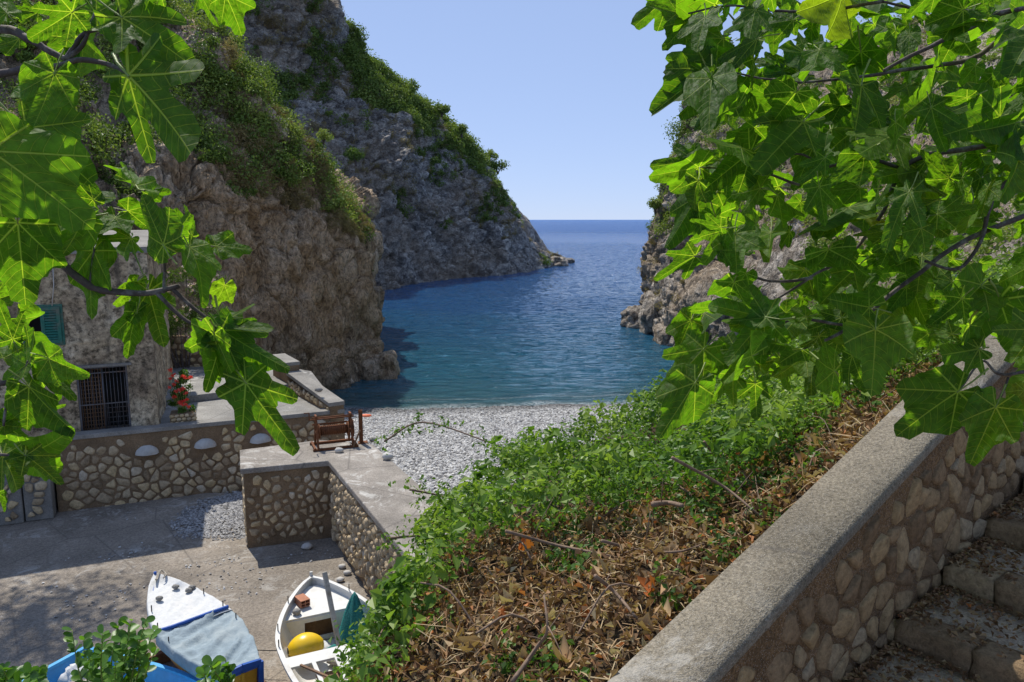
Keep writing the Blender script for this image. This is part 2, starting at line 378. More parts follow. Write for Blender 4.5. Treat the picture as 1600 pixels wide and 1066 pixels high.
def m_water():
    t = NT('sea_water'); p = t.pos(); sep = t.n('SeparateXYZ'); t.set(sep.inputs[0], p); y = sep.outputs[1]
    big = t.noise(.05, 3, .5); yy = t.math('ADD', y, t.math('MULTIPLY', t.math('SUBTRACT', big, .5), 40.))
    body = t.ramp(t.math('DIVIDE', yy, 400.), [(.10, (.11, .28, .30)), (.13, (.03, .16, .23)), (.24, (.02, .105, .25)), (.42, (.02, .10, .28)), (1, (.022, .10, .30))])
    rp = t.pos((.75, 1.5, 1)); rq = t.pos((.8, 1.3, 1), (0, 0, .5))
    n1 = t.noise(1.0, 6, .66, rp, .3); n2 = t.noise(.28, 3, .5, rq); n3 = t.noise(.06, 2, .5, rp); n4 = t.noise(.55, 3, .5, t.pos((.6, 1.9, 1), (0, 0, -.12)))
    h = t.math('ADD', t.math('MULTIPLY', n1, 1.7), t.math('ADD', t.math('ADD', t.math('MULTIPLY', n2, 1.1), t.math('ADD', t.math('MULTIPLY', n4, 1.9), t.math('MULTIPLY', t.noise(5.5, 3, .6, t.pos((.8, 1.3, 1))), .13))), t.math('MULTIPLY', n3, 1.2)))
    nr = t.bump(h, 1., 1.)
    sx = sep.outputs[0]; shore = t.math('ADD', t.math('ADD', 44.52, t.math('MULTIPLY', sx, .035)), t.math('MULTIPLY', t.math('SINE', t.math('MULTIPLY', sx, .25)), .5))
    fy = t.math('SUBTRACT', y, t.math('ADD', shore, t.math('MULTIPLY', t.math('SUBTRACT', t.noise(.3, 3, .5), .45), 2.4)))
    fm = t.ramp(t.math('DIVIDE', t.math('ADD', fy, .3), 4.), [(.0, 1.), (.16, .8), (.28, 0.), (.55, 0.), (.62, .55), (.72, 0.)]); fn = t.ramp(t.noise(3.2, 6, .7, t.pos((1, 2, 1))), [(.40, 0.), (.54, 1.)])
    foam = t.math('MULTIPLY', fm, fn); body = t.mix(t.math('MULTIPLY', foam, .85), body, (.62, .66, .66))
    far = t.n('MapRange', i0=y, i1=120., i2=700.).outputs[0]
    sh = t.pbsdf(body, t.math('ADD', t.math('ADD', .045, t.math('MULTIPLY', far, .25)), t.math('MULTIPLY', foam, .5)), nr, t.math('SUBTRACT', 1.0, t.math('MULTIPLY', far, .75)), IOR=1.333)
    alpha = t.ramp(t.math('DIVIDE', t.math('SUBTRACT', yy, 43.), 26.), [(0, .6), (.25, .9), (.5, 1.)])
    alpha = t.math('MAXIMUM', alpha, foam)
    tr = t.n('BsdfTransparent'); t.set(tr.inputs[0], (.75, .95, .93))
    mx = t.n('MixShader'); t.set(mx.inputs[0], alpha); t.set(mx.inputs[1], tr); t.set(mx.inputs[2], sh)
    return t.done(mx.outputs[0])
M['water'] = m_water()
def m_fig():
    t = NT('fig_leaf'); uv = t.n('UVMap').outputs[0]; sep = t.n('SeparateXYZ'); t.set(sep.inputs[0], uv)
    x = t.math('MULTIPLY', t.math('SUBTRACT', sep.outputs[0], .5), 2.); y = t.math('MULTIPLY', t.math('SUBTRACT', sep.outputs[1], .5), 2.)
    r = t.math('SQRT', t.math('ADD', t.math('MULTIPLY', x, x), t.math('MULTIPLY', y, y)))
    th = t.math('ARCTAN2', x, y); st = R(46)
    k = t.math('MULTIPLY', t.math('ROUND', t.math('DIVIDE', th, st)), st); dl = t.math('ABSOLUTE', t.math('SUBTRACT', th, k))
    a = t.math('MULTIPLY', r, t.math('COSINE', dl)); b = t.math('MULTIPLY', r, t.math('SINE', dl))
    main = t.n('MapRange', i0=t.math('DIVIDE', b, t.math('SUBTRACT', .015, t.math('MULTIPLY', r, .010))), i1=1.3, i2=.6).outputs[0]
    wob = t.noise(3.5, 3, .5, uv); c = t.math('MULTIPLY', t.math('SUBTRACT', t.math('ADD', a, t.math('MULTIPLY', wob, .16)), t.math('ADD', t.math('MULTIPLY', b, .45), t.math('MULTIPLY', t.math('MULTIPLY', b, b), 1.3))), 8.5); fr = t.math('FRACT', c)
    sec = t.n('MapRange', i0=t.math('ABSOLUTE', t.math('SUBTRACT', fr, .5)), i1=.065, i2=.02).outputs[0]
    fine = t.voro(26., 'DISTANCE_TO_EDGE', uv); fine = t.math('LESS_THAN', fine, .035)
    vein = t.math('MAXIMUM', main, t.math('MULTIPLY', sec, .62)); vein = t.math('MAXIMUM', vein, t.math('MULTIPLY', fine, .10))
    rnd = t.n('ObjectInfo').outputs['Random']
    base = t.ramp(rnd, [(0, (.038, .088, .012)), (.5, (.055, .125, .014)), (.96, (.075, .155, .018)), (1, (.11, .15, .02))])
    blot = t.noise(5, 5, .6, t.n('TexCoord').outputs['Object']); base = t.mix(1., base, t.ramp(blot, [(.3, .6), (.7, 1.3)]), 'MULTIPLY')
    col = t.mix(t.math('MULTIPLY', vein, .72), base, (.24, .31, .10))
    rim = t.noise(7, 3, .6, uv); br = t.math('MULTIPLY', t.ramp(rim, [(.68, 0.), (.72, 1.)]), t.math('GREATER_THAN', rnd, .8))
    col = t.mix(br, col, (.20, .07, .015))
    tcol = t.mix(1., col, (3.2, 3.35, .45), 'MULTIPLY')
    nr = t.bump(t.math('ADD', t.math('MULTIPLY', vein, -.5), t.math('MULTIPLY', t.noise(9, 2, .5, uv), .7)), .022)
    p = t.pbsdf(col, .6, nr, .25); tl = t.n('BsdfTranslucent'); t.set(tl.inputs[0], tcol); t.set(tl.inputs['Normal'], nr)
    mx = t.n('MixShader'); t.set(mx.inputs[0], .58); t.set(mx.inputs[1], p); t.set(mx.inputs[2], tl); return t.done(mx.outputs[0])
M['fig'] = m_fig()

# ------------------------------------------------------------------ foliage masses (real leaf-sized faces)
def leaves_mesh(C, Nrm, size, tint, asp=.55, bend=.25, rng=RNG):
    """C centres, Nrm leaf normals, size; four-triangle folded leaves"""
    n = len(C); r = rng.normal(size=(n, 3)); T = np.cross(Nrm, r); T /= np.linalg.norm(T, axis=1)[:, None] + 1e-9; B = np.cross(Nrm, T)
    s = (size * np.ones(n))[:, None]
    p0 = C - T * s * .5; p2 = C + T * s * .5 - Nrm * s * bend * .5
    p1 = C + B * s * asp * .5 + Nrm * s * bend * .35; p3 = C - B * s * asp * .5 + Nrm * s * bend * .35
    V = np.stack([p0, p1, p2, p3], 1).reshape(-1, 3); k = np.arange(n) * 4
    F = np.concatenate([np.stack([k, k + 1, k + 2], 1), np.stack([k, k + 2, k + 3], 1)])
    return V, F, np.repeat(tint, 4)
def foliage(name, C, rad, per, leaf, mat, tint=None, label=None, cat=None, kind=None, parent=None, flat=.8, asp=.55, rng=RNG, group=None, up=.35):
    """each centre becomes a clump of leaves lying mostly near the clump's surface"""
    C = np.asarray(C, float); n = len(C); rad = rad * np.ones(n); per = int(per)
    d = rng.normal(size=(n, per, 3)); d /= np.linalg.norm(d, axis=2)[..., None]
    q = rng.random((n, per, 1)) ** .45
    lump = 1 + .35 * perlin((d * 1.7 + np.arange(n)[:, None, None] * 3.1).reshape(-1, 3)).reshape(n, per, 1)
    P = C[:, None] + d * q * lump * rad[:, None, None] * np.array([1, 1, flat])
    N_ = d * .7 + rng.normal(size=d.shape) * .65 + np.array([0, 0, up]); N_ /= np.linalg.norm(N_, axis=2)[..., None]
    tt = (rng.random(n) * .6 if tint is None else tint)[:, None] + rng.random((n, per)) * .4
    L = leaf * (.6 + .8 * rng.random((n, per)))
    V, F, T = leaves_mesh(P.reshape(-1, 3), N_.reshape(-1, 3), L.ravel(), tt.ravel(), asp, rng=rng)
    o = mesh_np(name, V, F, mat, False, attrs={'tint': T}, parent=parent); return tag(o, label, cat, group, kind)

# ================================================================== THE SEA
def water():
    xs = np.linspace(-45, 60, 420); ys = np.concatenate([np.linspace(40, 110, 440), np.linspace(110.3, 400, 420)])
    X, Y = np.meshgrid(xs, ys); P = np.stack([X.ravel(), Y.ravel(), X.ravel() * 0], 1)
    q = P * [.35, .8, 1]; calm = np.clip((P[:, 1] - 44) / 14, .25, 1)
    z = calm * (.085 * fbm(q * [1.1, .95, 1], 3, .5) + .05 * perlin(P * [.9, 1.7, 1] + 9) + .03 * perlin(P * [.12, .5, 1] + 5))
    z += .05 * np.exp(-((P[:, 1] - 45.6 - 1.6 * perlin(P * .13)) / .5) ** 2) * (P[:, 1] > 43)
    P[:, 2] = z * np.clip((400 - P[:, 1]) / 60, 0, 1) * np.clip((60 - np.abs(P[:, 0])) / 5, 0, 1) * np.clip((P[:, 0] + 45) / 5, 0, 1)
    nu, nv = len(xs), len(ys); a = (np.arange(nv - 1)[:, None] * nu + np.arange(nu - 1)[None]).ravel()
    F = np.stack([a, a + 1, a + nu + 1, a + nu], 1)
    # far water: strips that reach the horizon, sharing the edge of the near grid
    b = len(P); E = 20000.
    ex = np.array([(-45, 40, 0), (60, 40, 0), (60, 400, 0), (-45, 400, 0), (-E, 40, 0), (E, 40, 0), (E, 400, 0), (-E, 400, 0), (-E, E, 0), (E, E, 0)], float)
    F2 = np.array([(4, 0, 3, 7), (1, 5, 6, 2), (7, 6, 9, 8)]) + b
    o = mesh_np('water', np.concatenate([P, ex]), np.concatenate([F, F2]), M['water'], True); tag(o, kind='structure')
water()

# ================================================================== BEACH
def beach_z(x, y):
    sh = 44.2 + .035 * (x + 9) + .5 * np.sin(x * .25)
    d = sh - y
    z = np.where(d > 0, .13 * d ** .98, .16 * d)
    z = np.where(d > 12, 1.48 + (d - 12) * .115, z)
    return np.minimum(z, 3.42) 
def make_beach():
    xs = np.linspace(-14, 30, 260); ys = np.concatenate([np.linspace(14, 60, 300), np.linspace(61, 170, 40)]); X, Y = np.meshgrid(xs, ys); P = np.stack([X.ravel(), Y.ravel()], 1)
    z = beach_z(P[:, 0], P[:, 1]) + .06 * fbm(np.c_[P * .7, P[:, :1] * 0], 4)
    nu = len(xs); a = (np.arange(len(ys) - 1)[:, None] * nu + np.arange(nu - 1)[None]).ravel()
    o = mesh_np('beach', np.c_[P, z], np.stack([a, a + 1, a + nu + 1, a + nu], 1), M['beach'], True); tag(o, kind='structure')
    return P, z
BP, BZ = make_beach()
OCT = np.array([(1, 0, 0), (.3, .95, 0), (-.8, .6, 0), (-.8, -.6, 0), (.3, -.95, 0), (0.1, 0, 1), (0.05, 0.1, -1)])
OF = [(0, 1, 5), (1, 2, 5), (2, 3, 5), (3, 4, 5), (4, 0, 5), (1, 0, 6), (2, 1, 6), (3, 2, 6), (4, 3, 6), (0, 4, 6)]
def pebbles(name, P, size, mat, tint, label, flat=.55):
    n = len(P); a = RNG.random(n) * 6.28; c, s = np.cos(a), np.sin(a)
    S = size * (.6 + .8 * RNG.random(n)); T = RNG.normal(size=(n, 2)) * .25
    V = OCT[None] * np.stack([S * .62, S * .45, S * flat * .5], 1)[:, None] * (1 + .2 * RNG.normal(size=(n, 7, 1)))
    X = V[..., 0] * c[:, None] - V[..., 1] * s[:, None]; Y = V[..., 0] * s[:, None] + V[..., 1] * c[:, None]
    Z = V[..., 2] + X * T[:, :1] + Y * T[:, 1:]
    V = np.stack([X, Y, Z], 2) + P[:, None]
    F = (np.array(OF)[None] + (np.arange(n) * 7)[:, None, None]).reshape(-1, 3)
    o = mesh_np(name, V.reshape(-1, 3), F, mat, False, attrs={'tint': np.repeat(tint, 7)}); return tag(o, label, 'pebbles', kind='stuff')
def beach_pebbles():
    n = 46000; y = 19 + 25.5 * RNG.random(n) ** 1.0; x = -10.2 + RNG.random(n) * 18
    k = (x > -4.6 - (y - 22) * .25) | (y > 22.5); x, y = x[k], y[k]
    z = beach_z(x, y) + .06 * fbm(np.c_[x * .7, y * .7, x * 0], 4) + .02
    pebbles('beach_pebbles', np.c_[x, y, z], .115, M['pebble'], RNG.random(len(x)) ** 1.1, 'white and grey pebbles covering the small beach')
beach_pebbles()
def gravel():
    n = 7000; x = -8.6 + RNG.random(n) * 2.7; y = 17.2 + RNG.random(n) * 3.6
    c = (np.abs((x + 7.0) / 1.7 + .25 * perlin(np.c_[x, y, y] * 1.3)) ** 2 + np.abs((y - 18.9) / 1.7) ** 2) < .25 + .85 * RNG.random(n) ** .5
    x, y = x[c], y[c]; z = 3.5 + .12 * np.exp(-((x + 6.8) ** 2 + (y - 19) ** 2) / 1.2)
    pebbles('gravel_heap', np.c_[x, y, z], .06, M['pebble'], RNG.random(len(x)) * .6, 'grey gravel spilling onto the yard beside the pier')
    n = 900; x = -10 + RNG.random(n) * 8; y = 13 + RNG.random(n) * 6; k = perlin(np.c_[x, y, x * 0] * .6) > .1; x, y = x[k], y[k]
    pebbles('loose_pebbles', np.c_[x, y, x * 0 + 3.52], .045, M['pebble'], RNG.random(len(x)), 'tiny pale pebbles scattered over the concrete yard')
gravel()

# ================================================================== YARD
def yard():
    pts = [(-40, 2), (4, 2), (1, 12), (-4.0, 19.3), (-4.6, 20.4), (-12, 20.4), (-40, 20.4)]
    mb = MB(); mb.prism(pts, 2.5, 3.5); o = mb.build('yard', M['yard']); tag(o, kind='structure')
yard()

# ================================================================== CLIFFS
def rock_disp(sc, amp, stretch=(1, 1, 1), block=1., fade=None, seed=0., strata=()):
    st = np.array(stretch)
    def f(P, u, v):
        Q = P * st + seed
        h = .55 * ridged(Q / (9 * sc), 4, .5) + .3 * fbm(Q / (2.5 * sc), 5, .55)
        wq = Q / (2.2 * sc) + .35 * np.stack([fbm(Q / (3 * sc), 2), fbm(Q / (3 * sc) + 5, 2), fbm(Q / (3 * sc) + 11, 2)], 1)
        i1, e1 = cells(wq); i2, e2 = cells(wq * 2.7 + 3)
        h += block * (.38 * (i1 - .5) - .28 * np.exp(-e1 * 9)) + block * .38 * (.38 * (i2 - .5) - .28 * np.exp(-e2 * 9))
        h = h * amp * (.55 + .6 * np.clip(perlin(P / (14 * sc) + 50) + .5, 0, 1.2))
        for d_, wl, a_ in strata:
            q = P @ np.array(d_) / wl + .75 * fbm(P / (wl * 3.2) + 7, 3)
            h = h + a_ * (q - np.floor(q)) ** .6 * np.clip(.5 + 1.2 * perlin(P / (wl * 4) + 70), 0, 1.2)
        h = h - np.median(h) * 1.15
        return h if fade is None else h * fade(P, u, v)
    return f
Y_ = aty
def xyz(x, y, z): return np.array([x, y, z], float)
head_cols = [
 [xyz(-52, 92, -2), xyz(-54, 96, 18), xyz(-58, 110, 36), xyz(-62, 122, 50), xyz(-70, 130, 70), xyz(-90, 150, 80)],
 [xyz(-35, 104, -2), Y_(450, 290, 114), Y_(440, 170, 124), Y_(430, 95, 131), Y_(440, -110, 134), xyz(-62, 152, 72)],
 [xyz(-25, 114, -2), Y_(545, 280, 124), Y_(520, 190, 134), Y_(500, 118, 142), Y_(510, -25, 144), xyz(-48, 165, 62)],
 [xyz(-19.5, 121, -2), Y_(610, 290, 134), Y_(600, 205, 142), Y_(585, 155, 148), Y_(566, 82, 156), xyz(-30, 178, 38)],
 [xyz(-13.5, 137, -2), Y_(680, 330, 144), Y_(680, 255, 151), Y_(675, 208, 156), Y_(664, 162, 163), xyz(-20, 185, 30)],
 [xyz(-6, 147, -2), Y_(748, 350, 153), Y_(750, 295, 159), Y_(750, 258, 163), Y_(742, 228, 169), xyz(-8, 195, 20)],
 [xyz(0, 155, -2), Y_(798, 380, 160), Y_(796, 345, 164), Y_(792, 322, 168), Y_(786, 300, 172), xyz(3, 200, 12)],
 [xyz(4.8, 165, -2), Y_(828, 400, 169), Y_(826, 384, 172), Y_(822, 372, 174), Y_(816, 358, 177), xyz(9, 205, 4)],
 [xyz(8.6, 178, -2), Y_(856, 412, 179), Y_(856, 404, 181), Y_(855, 397, 182), Y_(848, 388, 185), xyz(12, 205, -2)],
 [xyz(13.5, 196, -2.5), Y_(879, 408, 197), Y_(878, 405, 198), Y_(874, 402, 199), Y_(866, 401, 202), xyz(13, 212, -3)],
 [xyz(16, 212, -4), xyz(15.5, 212, -3), xyz(15, 212, -3), xyz(15, 213, -3), xyz(14, 214, -3), xyz(12, 216, -4)],
]
HEAD = Loft(np.array(head_cols).transpose(1, 0, 2), 620, 380)
HEAD.displace(rock_disp(1.5, 2.7, (1, 1, 1.25), 1.25, lambda P, u, v: np.clip(1.15 - u / 12, .25, 1) * np.clip(5.1 - v, .3, 1), 0., (((.25, -.1, .95), 7., 1.7), ((.3, 0, .95), 2.6, .7), ((.75, .2, -.6), 9., 1.5))), -1)
if HEAD.N[190, 300, 1] > 0: HEAD.N *= -1
tag(HEAD.build('headland_cliff', M['head']), kind='structure')
near_cols = [
 [xyz(-46, 14, 2), xyz(-46, 15, 11), xyz(-47, 18, 18), xyz(-50, 30, 27), xyz(-54, 46, 38), xyz(-66, 60, 40)],
 [xyz(-27, 27, 2), Y_(-30, 420, 29), Y_(-30, 300, 31.5), Y_(-30, 150, 38), Y_(-20, -40, 49), xyz(-50, 75, 30)],
 [xyz(-20, 31, 2), Y_(110, 380, 33), Y_(110, 265, 35.5), Y_(120, 130, 42), Y_(140, -60, 52), xyz(-42, 78, 28)],
 [xyz(-16.8, 35, 1), Y_(240, 350, 37), Y_(235, 255, 39), Y_(240, 140, 45), Y_(235, -5, 53), xyz(-36, 80, 24)],
 [xyz(-15.2, 39.5, 0), Y_(345, 350, 40.5), Y_(340, 250, 42.5), Y_(330, 165, 46), Y_(322, 62, 52), xyz(-30, 80, 20)],
 [xyz(-13.6, 44, -1), Y_(420, 360, 45), Y_(425, 280, 47), Y_(415, 215, 49), Y_(412, 148, 52), xyz(-24, 80, 17)],
 [xyz(-12.2, 48.5, -2), Y_(500, 390, 49), Y_(500, 325, 50.5), Y_(480, 272, 52.5), Y_(478, 232, 55), xyz(-18, 80, 15)],
 [xyz(-10.6, 52.5, -2), Y_(562, 420, 53.3), Y_(560, 375, 54.3), Y_(548, 342, 55.5), Y_(532, 305, 58), xyz(-15, 82, 13)],
 [xyz(-10.2, 56, -2), Y_(571, 440, 57.5), Y_(569, 388, 58), Y_(564, 360, 59), Y_(554, 330, 61), xyz(-16, 84, 12)],
 [xyz(-13, 64, -2), xyz(-13, 64, 6), xyz(-13.5, 65, 9), xyz(-15, 67, 11), xyz(-18, 70, 12), xyz(-22, 88, 10)],
 [xyz(-30, 76, -2), xyz(-30, 76, 6), xyz(-31, 77, 10), xyz(-32, 78, 13), xyz(-34, 82, 14), xyz(-36, 92, 10)],
]
NEAR = Loft(np.array(near_cols).transpose(1, 0, 2), 600, 360)
NEAR.displace(rock_disp(.95, 1.5, (1.15, 1.15, .65), 1.2, None, 40, (((.8, .55, .2), 4.6, 1.8), ((.7, .7, -.35), 2.0, .45), ((.1, 0, 1.), 5., .7))), -1)
if NEAR.N[120, 300, 1] > 0: NEAR.N *= -1
tag(NEAR.build('near_cliff', M['near']), kind='structure')
right_cols = [
 [xyz(30, 115, -2), xyz(30, 115, 6), xyz(31, 115, 14), xyz(33, 116, 22), xyz(40, 118, 30)],
 [xyz(19, 98, -2), xyz(19, 98, 5), xyz(19.5, 98, 11), xyz(21, 98, 19), xyz(32, 108, 28)],
 [xyz(12.6, 82, -2), Y_(1012, 465, 84), Y_(1024, 370, 86), Y_(1046, 255, 88), Y_(1075, 150, 92)],
 [xyz(13.1, 71, -2), Y_(1040, 465, 73), Y_(1075, 360, 76), Y_(1100, 250, 80), Y_(1140, 130, 86)],
 [xyz(14.5, 62, -2), Y_(1090, 470, 64), Y_(1140, 370, 67), Y_(1170, 250, 72), Y_(1230, 90, 80)],
 [xyz(17, 50, -1), Y_(1200, 470, 52), Y_(1240, 370, 56), Y_(1270, 250, 62), Y_(1350, 40, 72)],
 [xyz(17, 38, 1), Y_(1330, 480, 39), Y_(1370, 380, 43), Y_(1400, 260, 50), Y_(1480, 20, 62)],
 [xyz(15, 27, 2.5), Y_(1420, 520, 25), Y_(1500, 400, 30), Y_(1560, 260, 38), Y_(1640, 0, 50)],
 [xyz(14, 17, 4), Y_(1560, 500, 17), Y_(1700, 380, 20), Y_(1780, 240, 27), Y_(1860, 0, 38)],
 [xyz(14, 9, 8), xyz(15, 10, 11.5), xyz(18, 12, 14), xyz(24, 16, 18), xyz(36, 24, 28)],
 [xyz(16, -2, 10), xyz(18, -2, 12), xyz(21, -2, 15), xyz(27, -2, 19), xyz(40, -2, 28)],
]
RIGHT = Loft(np.array(right_cols).transpose(1, 0, 2), 520, 260)
RIGHT.displace(rock_disp(.9, 1.2, (1, 1, .9), 1., lambda P, u, v: np.clip(1.6 - u / 8, .35, 1), 90, (((.3, .2, .9), 3.4, .9),)), 1)
if RIGHT.N[100, 200, 0] > 0: RIGHT.N *= -1
tag(RIGHT.build('right_cliff', M['right']), kind='structure')

# sea-level rocks
def rock_thing(name, c, r, mat, label, seed, cat='rock'):
    n = 46; th = np.linspace(0, 2 * np.pi, n, endpoint=False); ph = np.linspace(.02, np.pi - .02, n // 2)
    T, Ph = np.meshgrid(th, ph); D = np.stack([np.sin(Ph) * np.cos(T), np.sin(Ph) * np.sin(T), np.cos(Ph)], 2).reshape(-1, 3)
    D = np.sign(D) * np.abs(D) ** .75
    i, e = cells(D * 1.3 + seed); h = 1 + .3 * (i - .5) - .18 * np.exp(-e * 8) + .15 * fbm(D * 2 + seed, 4)
    P = D * h[:, None] * np.array(r) + np.array(c)
    m = n // 2; a = np.array([[j * n + k, j * n + (k + 1) % n, (j + 1) * n + (k + 1) % n, (j + 1) * n + k] for j in range(m - 1) for k in range(n)])
    o = mesh_np(name, P, a[:, ::-1], mat, True); return tag(o, label, cat)
rock_thing('shore_rock', (-9.6, 53.6, .3), (1.5, 1.6, 1.5), M['near'], 'brown ledge of rock jutting into the water at the near cliff foot', 3)
rock_thing('shore_rock', (13.2, 80, .6), (1.7, 2.2, 1.4), M['right'], 'low grey rock reaching furthest into the water from the right cliff', 5)
rock_thing('shore_rock', (14.3, 75, .9), (1.8, 2.4, 2.4), M['right'], 'rounded grey boulder at the foot of the right cliff above the green water', 8)
rock_thing('shore_rock', (14.6, 69, .2), (1.7, 2.2, 1.5), M['right'], 'nearest tan boulder at the waterline of the right cliff', 12)
rock_thing('shore_rock', (10.8, 187, .5), (2.6, 4, 1.6), M['head'], 'dark rock just off the tip of the headland', 15)
rock_thing('shore_rock', (14.2, 199, .1), (2.0, 3, 1.0), M['head'], 'low outermost rock off the headland point', 19)

# ------------------------------------------------------------------ vegetation on the cliffs
def veg():
    # headland: dense scrub on the upper slope
    c = lambda P, u, v, N: ((v > 2.72 + .35 * perlin(P * .06)) & (u > 2.6) & (u < 5.35) & (v < 4.25)) & (perlin(P * .12 + 3) > -.35)
    P, N, u, v = HEAD.sample(850, c); tn = np.clip(.28 + .5 * perlin(P * .25) + .25 * RNG.random(len(P)), 0, .7)
    foliage('headland_scrub', P + N * .5 + [0, 0, .3], .9 + 1.9 * RNG.random(len(P)) ** 2, 230, .42, M['farshrub'], tn, 'dense green scrub over the top of the far headland', 'scrub', 'stuff')
    c = lambda P, u, v, N: (perlin(P * .1 + 7) > .22) & (v > .8) & (v < 4) & (N[:, 2] > .15)
    P, N, u, v = HEAD.sample(420, c)
    foliage('headland_bushes', P + [0, 0, .3], .5 + .9 * RNG.random(len(P)), 90, .36, M['farshrub'], RNG.random(len(P)) * .5, 'scattered low bushes on ledges of the far headland', 'scrub', 'stuff')
    c = lambda P, u, v, N: ((v > 1.9) & (v < 3.4) & (u < 2.9) & (perlin(P * .07 + 1) > .0))
    P, N, u, v = HEAD.sample(330, c)
    foliage('ledge_scrub', P + [0, 0, .5], .7 + 1.2 * RNG.random(len(P)), 120, .4, M['farshrub'], RNG.random(len(P)) * .45, 'dark green scrub on the ledge below the upper rock wall', 'scrub', 'stuff')
    c = lambda P, u, v, N: (v > .9) & (v < 4.1) & (N[:, 2] > .3) & (perlin(P * .09 + 21) > -.1)
    P, N, u, v = HEAD.sample(1500, c)
    foliage('headland_dry_grass', P + [0, 0, .1], .5 + .5 * RNG.random(len(P)), 45, .32, M['drygrass'], RNG.random(len(P)) * .6, 'straw coloured dry grass on the headland ledges', 'grass', 'stuff', asp=.2)
    # near cliff
    c = lambda P, u, v, N: (v > 2.05 + .45 * perlin(P * .12)) & (v < 4.3) & (u < 7.4) & (perlin(P * .15 + 5) > -.45)
    P, N, u, v = NEAR.sample(1250, c); tn = np.clip(.22 + .5 * perlin(P * .3) + .1 * (u > 3) + .2 * RNG.random(len(P)), 0, .65)
    foliage('cliff_scrub', P + N * .3 + [0, 0, .2], .45 + 1.1 * RNG.random(len(P)) ** 1.5, 270, .18, M['shrub'], tn, 'green and olive scrub clinging to the slope above the brown cliff', 'scrub', 'stuff')
    c = lambda P, u, v, N: (v > .9) & (v < 2.6) & (perlin(P * .22 + 15) > .28) & (N[:, 2] > -.1)
    P, N, u, v = NEAR.sample(260, c)
    foliage('cliff_tufts', P + N * .1, .25 + .35 * RNG.random(len(P)), 120, .14, M['shrub'], RNG.random(len(P)) * .5, 'small green tufts in cracks of the brown cliff', 'scrub', 'stuff')
    c = lambda P, u, v, N: (u > 4.3) & (u < 8.2) & (v > 1.6) & (v < 4) & (perlin(P * .2 + 25) > -.15)
    P, N, u, v = NEAR.sample(750, c)
    foliage('cliff_dry_grass', P + N * .15 + [0, 0, .1], .3 + .35 * RNG.random(len(P)), 90, .22, M['drygrass'], RNG.random(len(P)) * .6, 'pale dry grass along the rim of the brown cliff', 'grass', 'stuff', asp=.14)
    # right cliff
    c = lambda P, u, v, N: ((v > 2.1 + .5 * perlin(P * .1)) & (u < 6)) | ((u > 5.2) & (perlin(P * .12 + 2) > -.3) & (v > .1))
    P, N, u, v = RIGHT.sample(1900, c); tn = np.clip(.3 + .5 * perlin(P * .3) + .3 * RNG.random(len(P)), 0, .75)
    foliage('right_cliff_scrub', P + N * .3 + [0, 0, .2], .5 + .7 * RNG.random(len(P)), 150, .21, M['shrub'], tn, 'green scrub over the slopes of the right hand cliff', 'scrub', 'stuff')
    c = lambda P, u, v, N: (u < 6) & (perlin(P * .2 + 33) > .1) & (v > .8)
    P, N, u, v = RIGHT.sample(260, c)
    foliage('right_cliff_grass', P + [0, 0, .1], .3 + .4 * RNG.random(len(P)), 80, .25, M['drygrass'], RNG.random(len(P)) * .6, 'dry grass tufts on the right hand cliff face', 'grass', 'stuff', asp=.16)
veg()
def bush(name, c, r, n, leaf, label, tint=.3, mat='shrub', trunk=True, cat='bush', flat=.85, group=None):
    t = empty(name, (0, 0, 0), 0, label, cat, group); c = np.array(c, float); t.location = c - [0, 0, .62 * r]
    rg = np.random.default_rng(int(abs(c[0] * 100)) + n)
    k = max(6, n // 160); d = rg.normal(size=(k, 3)); d /= np.linalg.norm(d, axis=1)[:, None]; d[:, 2] = np.abs(d[:, 2]) * 1.1 - .45
    C = np.array([0, 0, .62 * r]) + d * r * .62 * rg.random((k, 1)) ** .4
    foliage('crown', C, r * .48, n // k, leaf, M[mat], tint + rg.random(k) * .25, parent=t, rng=rg, flat=flat)
    mb = MB()
    for i in range(4):
        e = C[i % k]; mb.tube([(0, 0, -.1), (e[0] * .3, e[1] * .3, e[2] * .45), tuple(e)], [.05 * r + .02, .03 * r + .01, .01], 5)
    mb.build('trunk', M['bark'], t); return t
bush('pine_bush', Y_(385, 120, 50.5), 2.3, 3600, .15, 'large rounded green tree at the top edge of the brown cliff', .3, cat='tree')
bush('pine_bush', Y_(335, 215, 46), 1.9, 2600, .15, 'yellow green bush just below the large rounded tree on the near slope', .5)
bush('cliff_bush', Y_(300, 120, 47), 1.9, 2600, .15, 'bright olive tree on the near slope beside the fig leaf', .48, cat='tree')
bush('cliff_bush', Y_(455, 215, 52), 1.3, 1500, .14, 'bright green bush on the shoulder of the brown cliff', .5)
bush('cliff_bush', Y_(505, 212, 53.5), .8, 600, .14, 'pale dry shrub standing alone against the far rock face', .6)
bush('far_bush', Y_(556, 243, 118), 2.4, 900, .35, 'lone dark bush halfway up the grey headland rock', .15, 'farshrub')
bush('far_bush', Y_(778, 258, 172), 3.0, 900, .45, 'dark green tree clump leaning off the headland ridge towards the sea', .2, 'farshrub', cat='tree')
bush('far_bush', Y_(765, 243, 172), 2.0, 500, .45, 'brighter green bush beside the clump on the headland ridge', .6, 'farshrub')
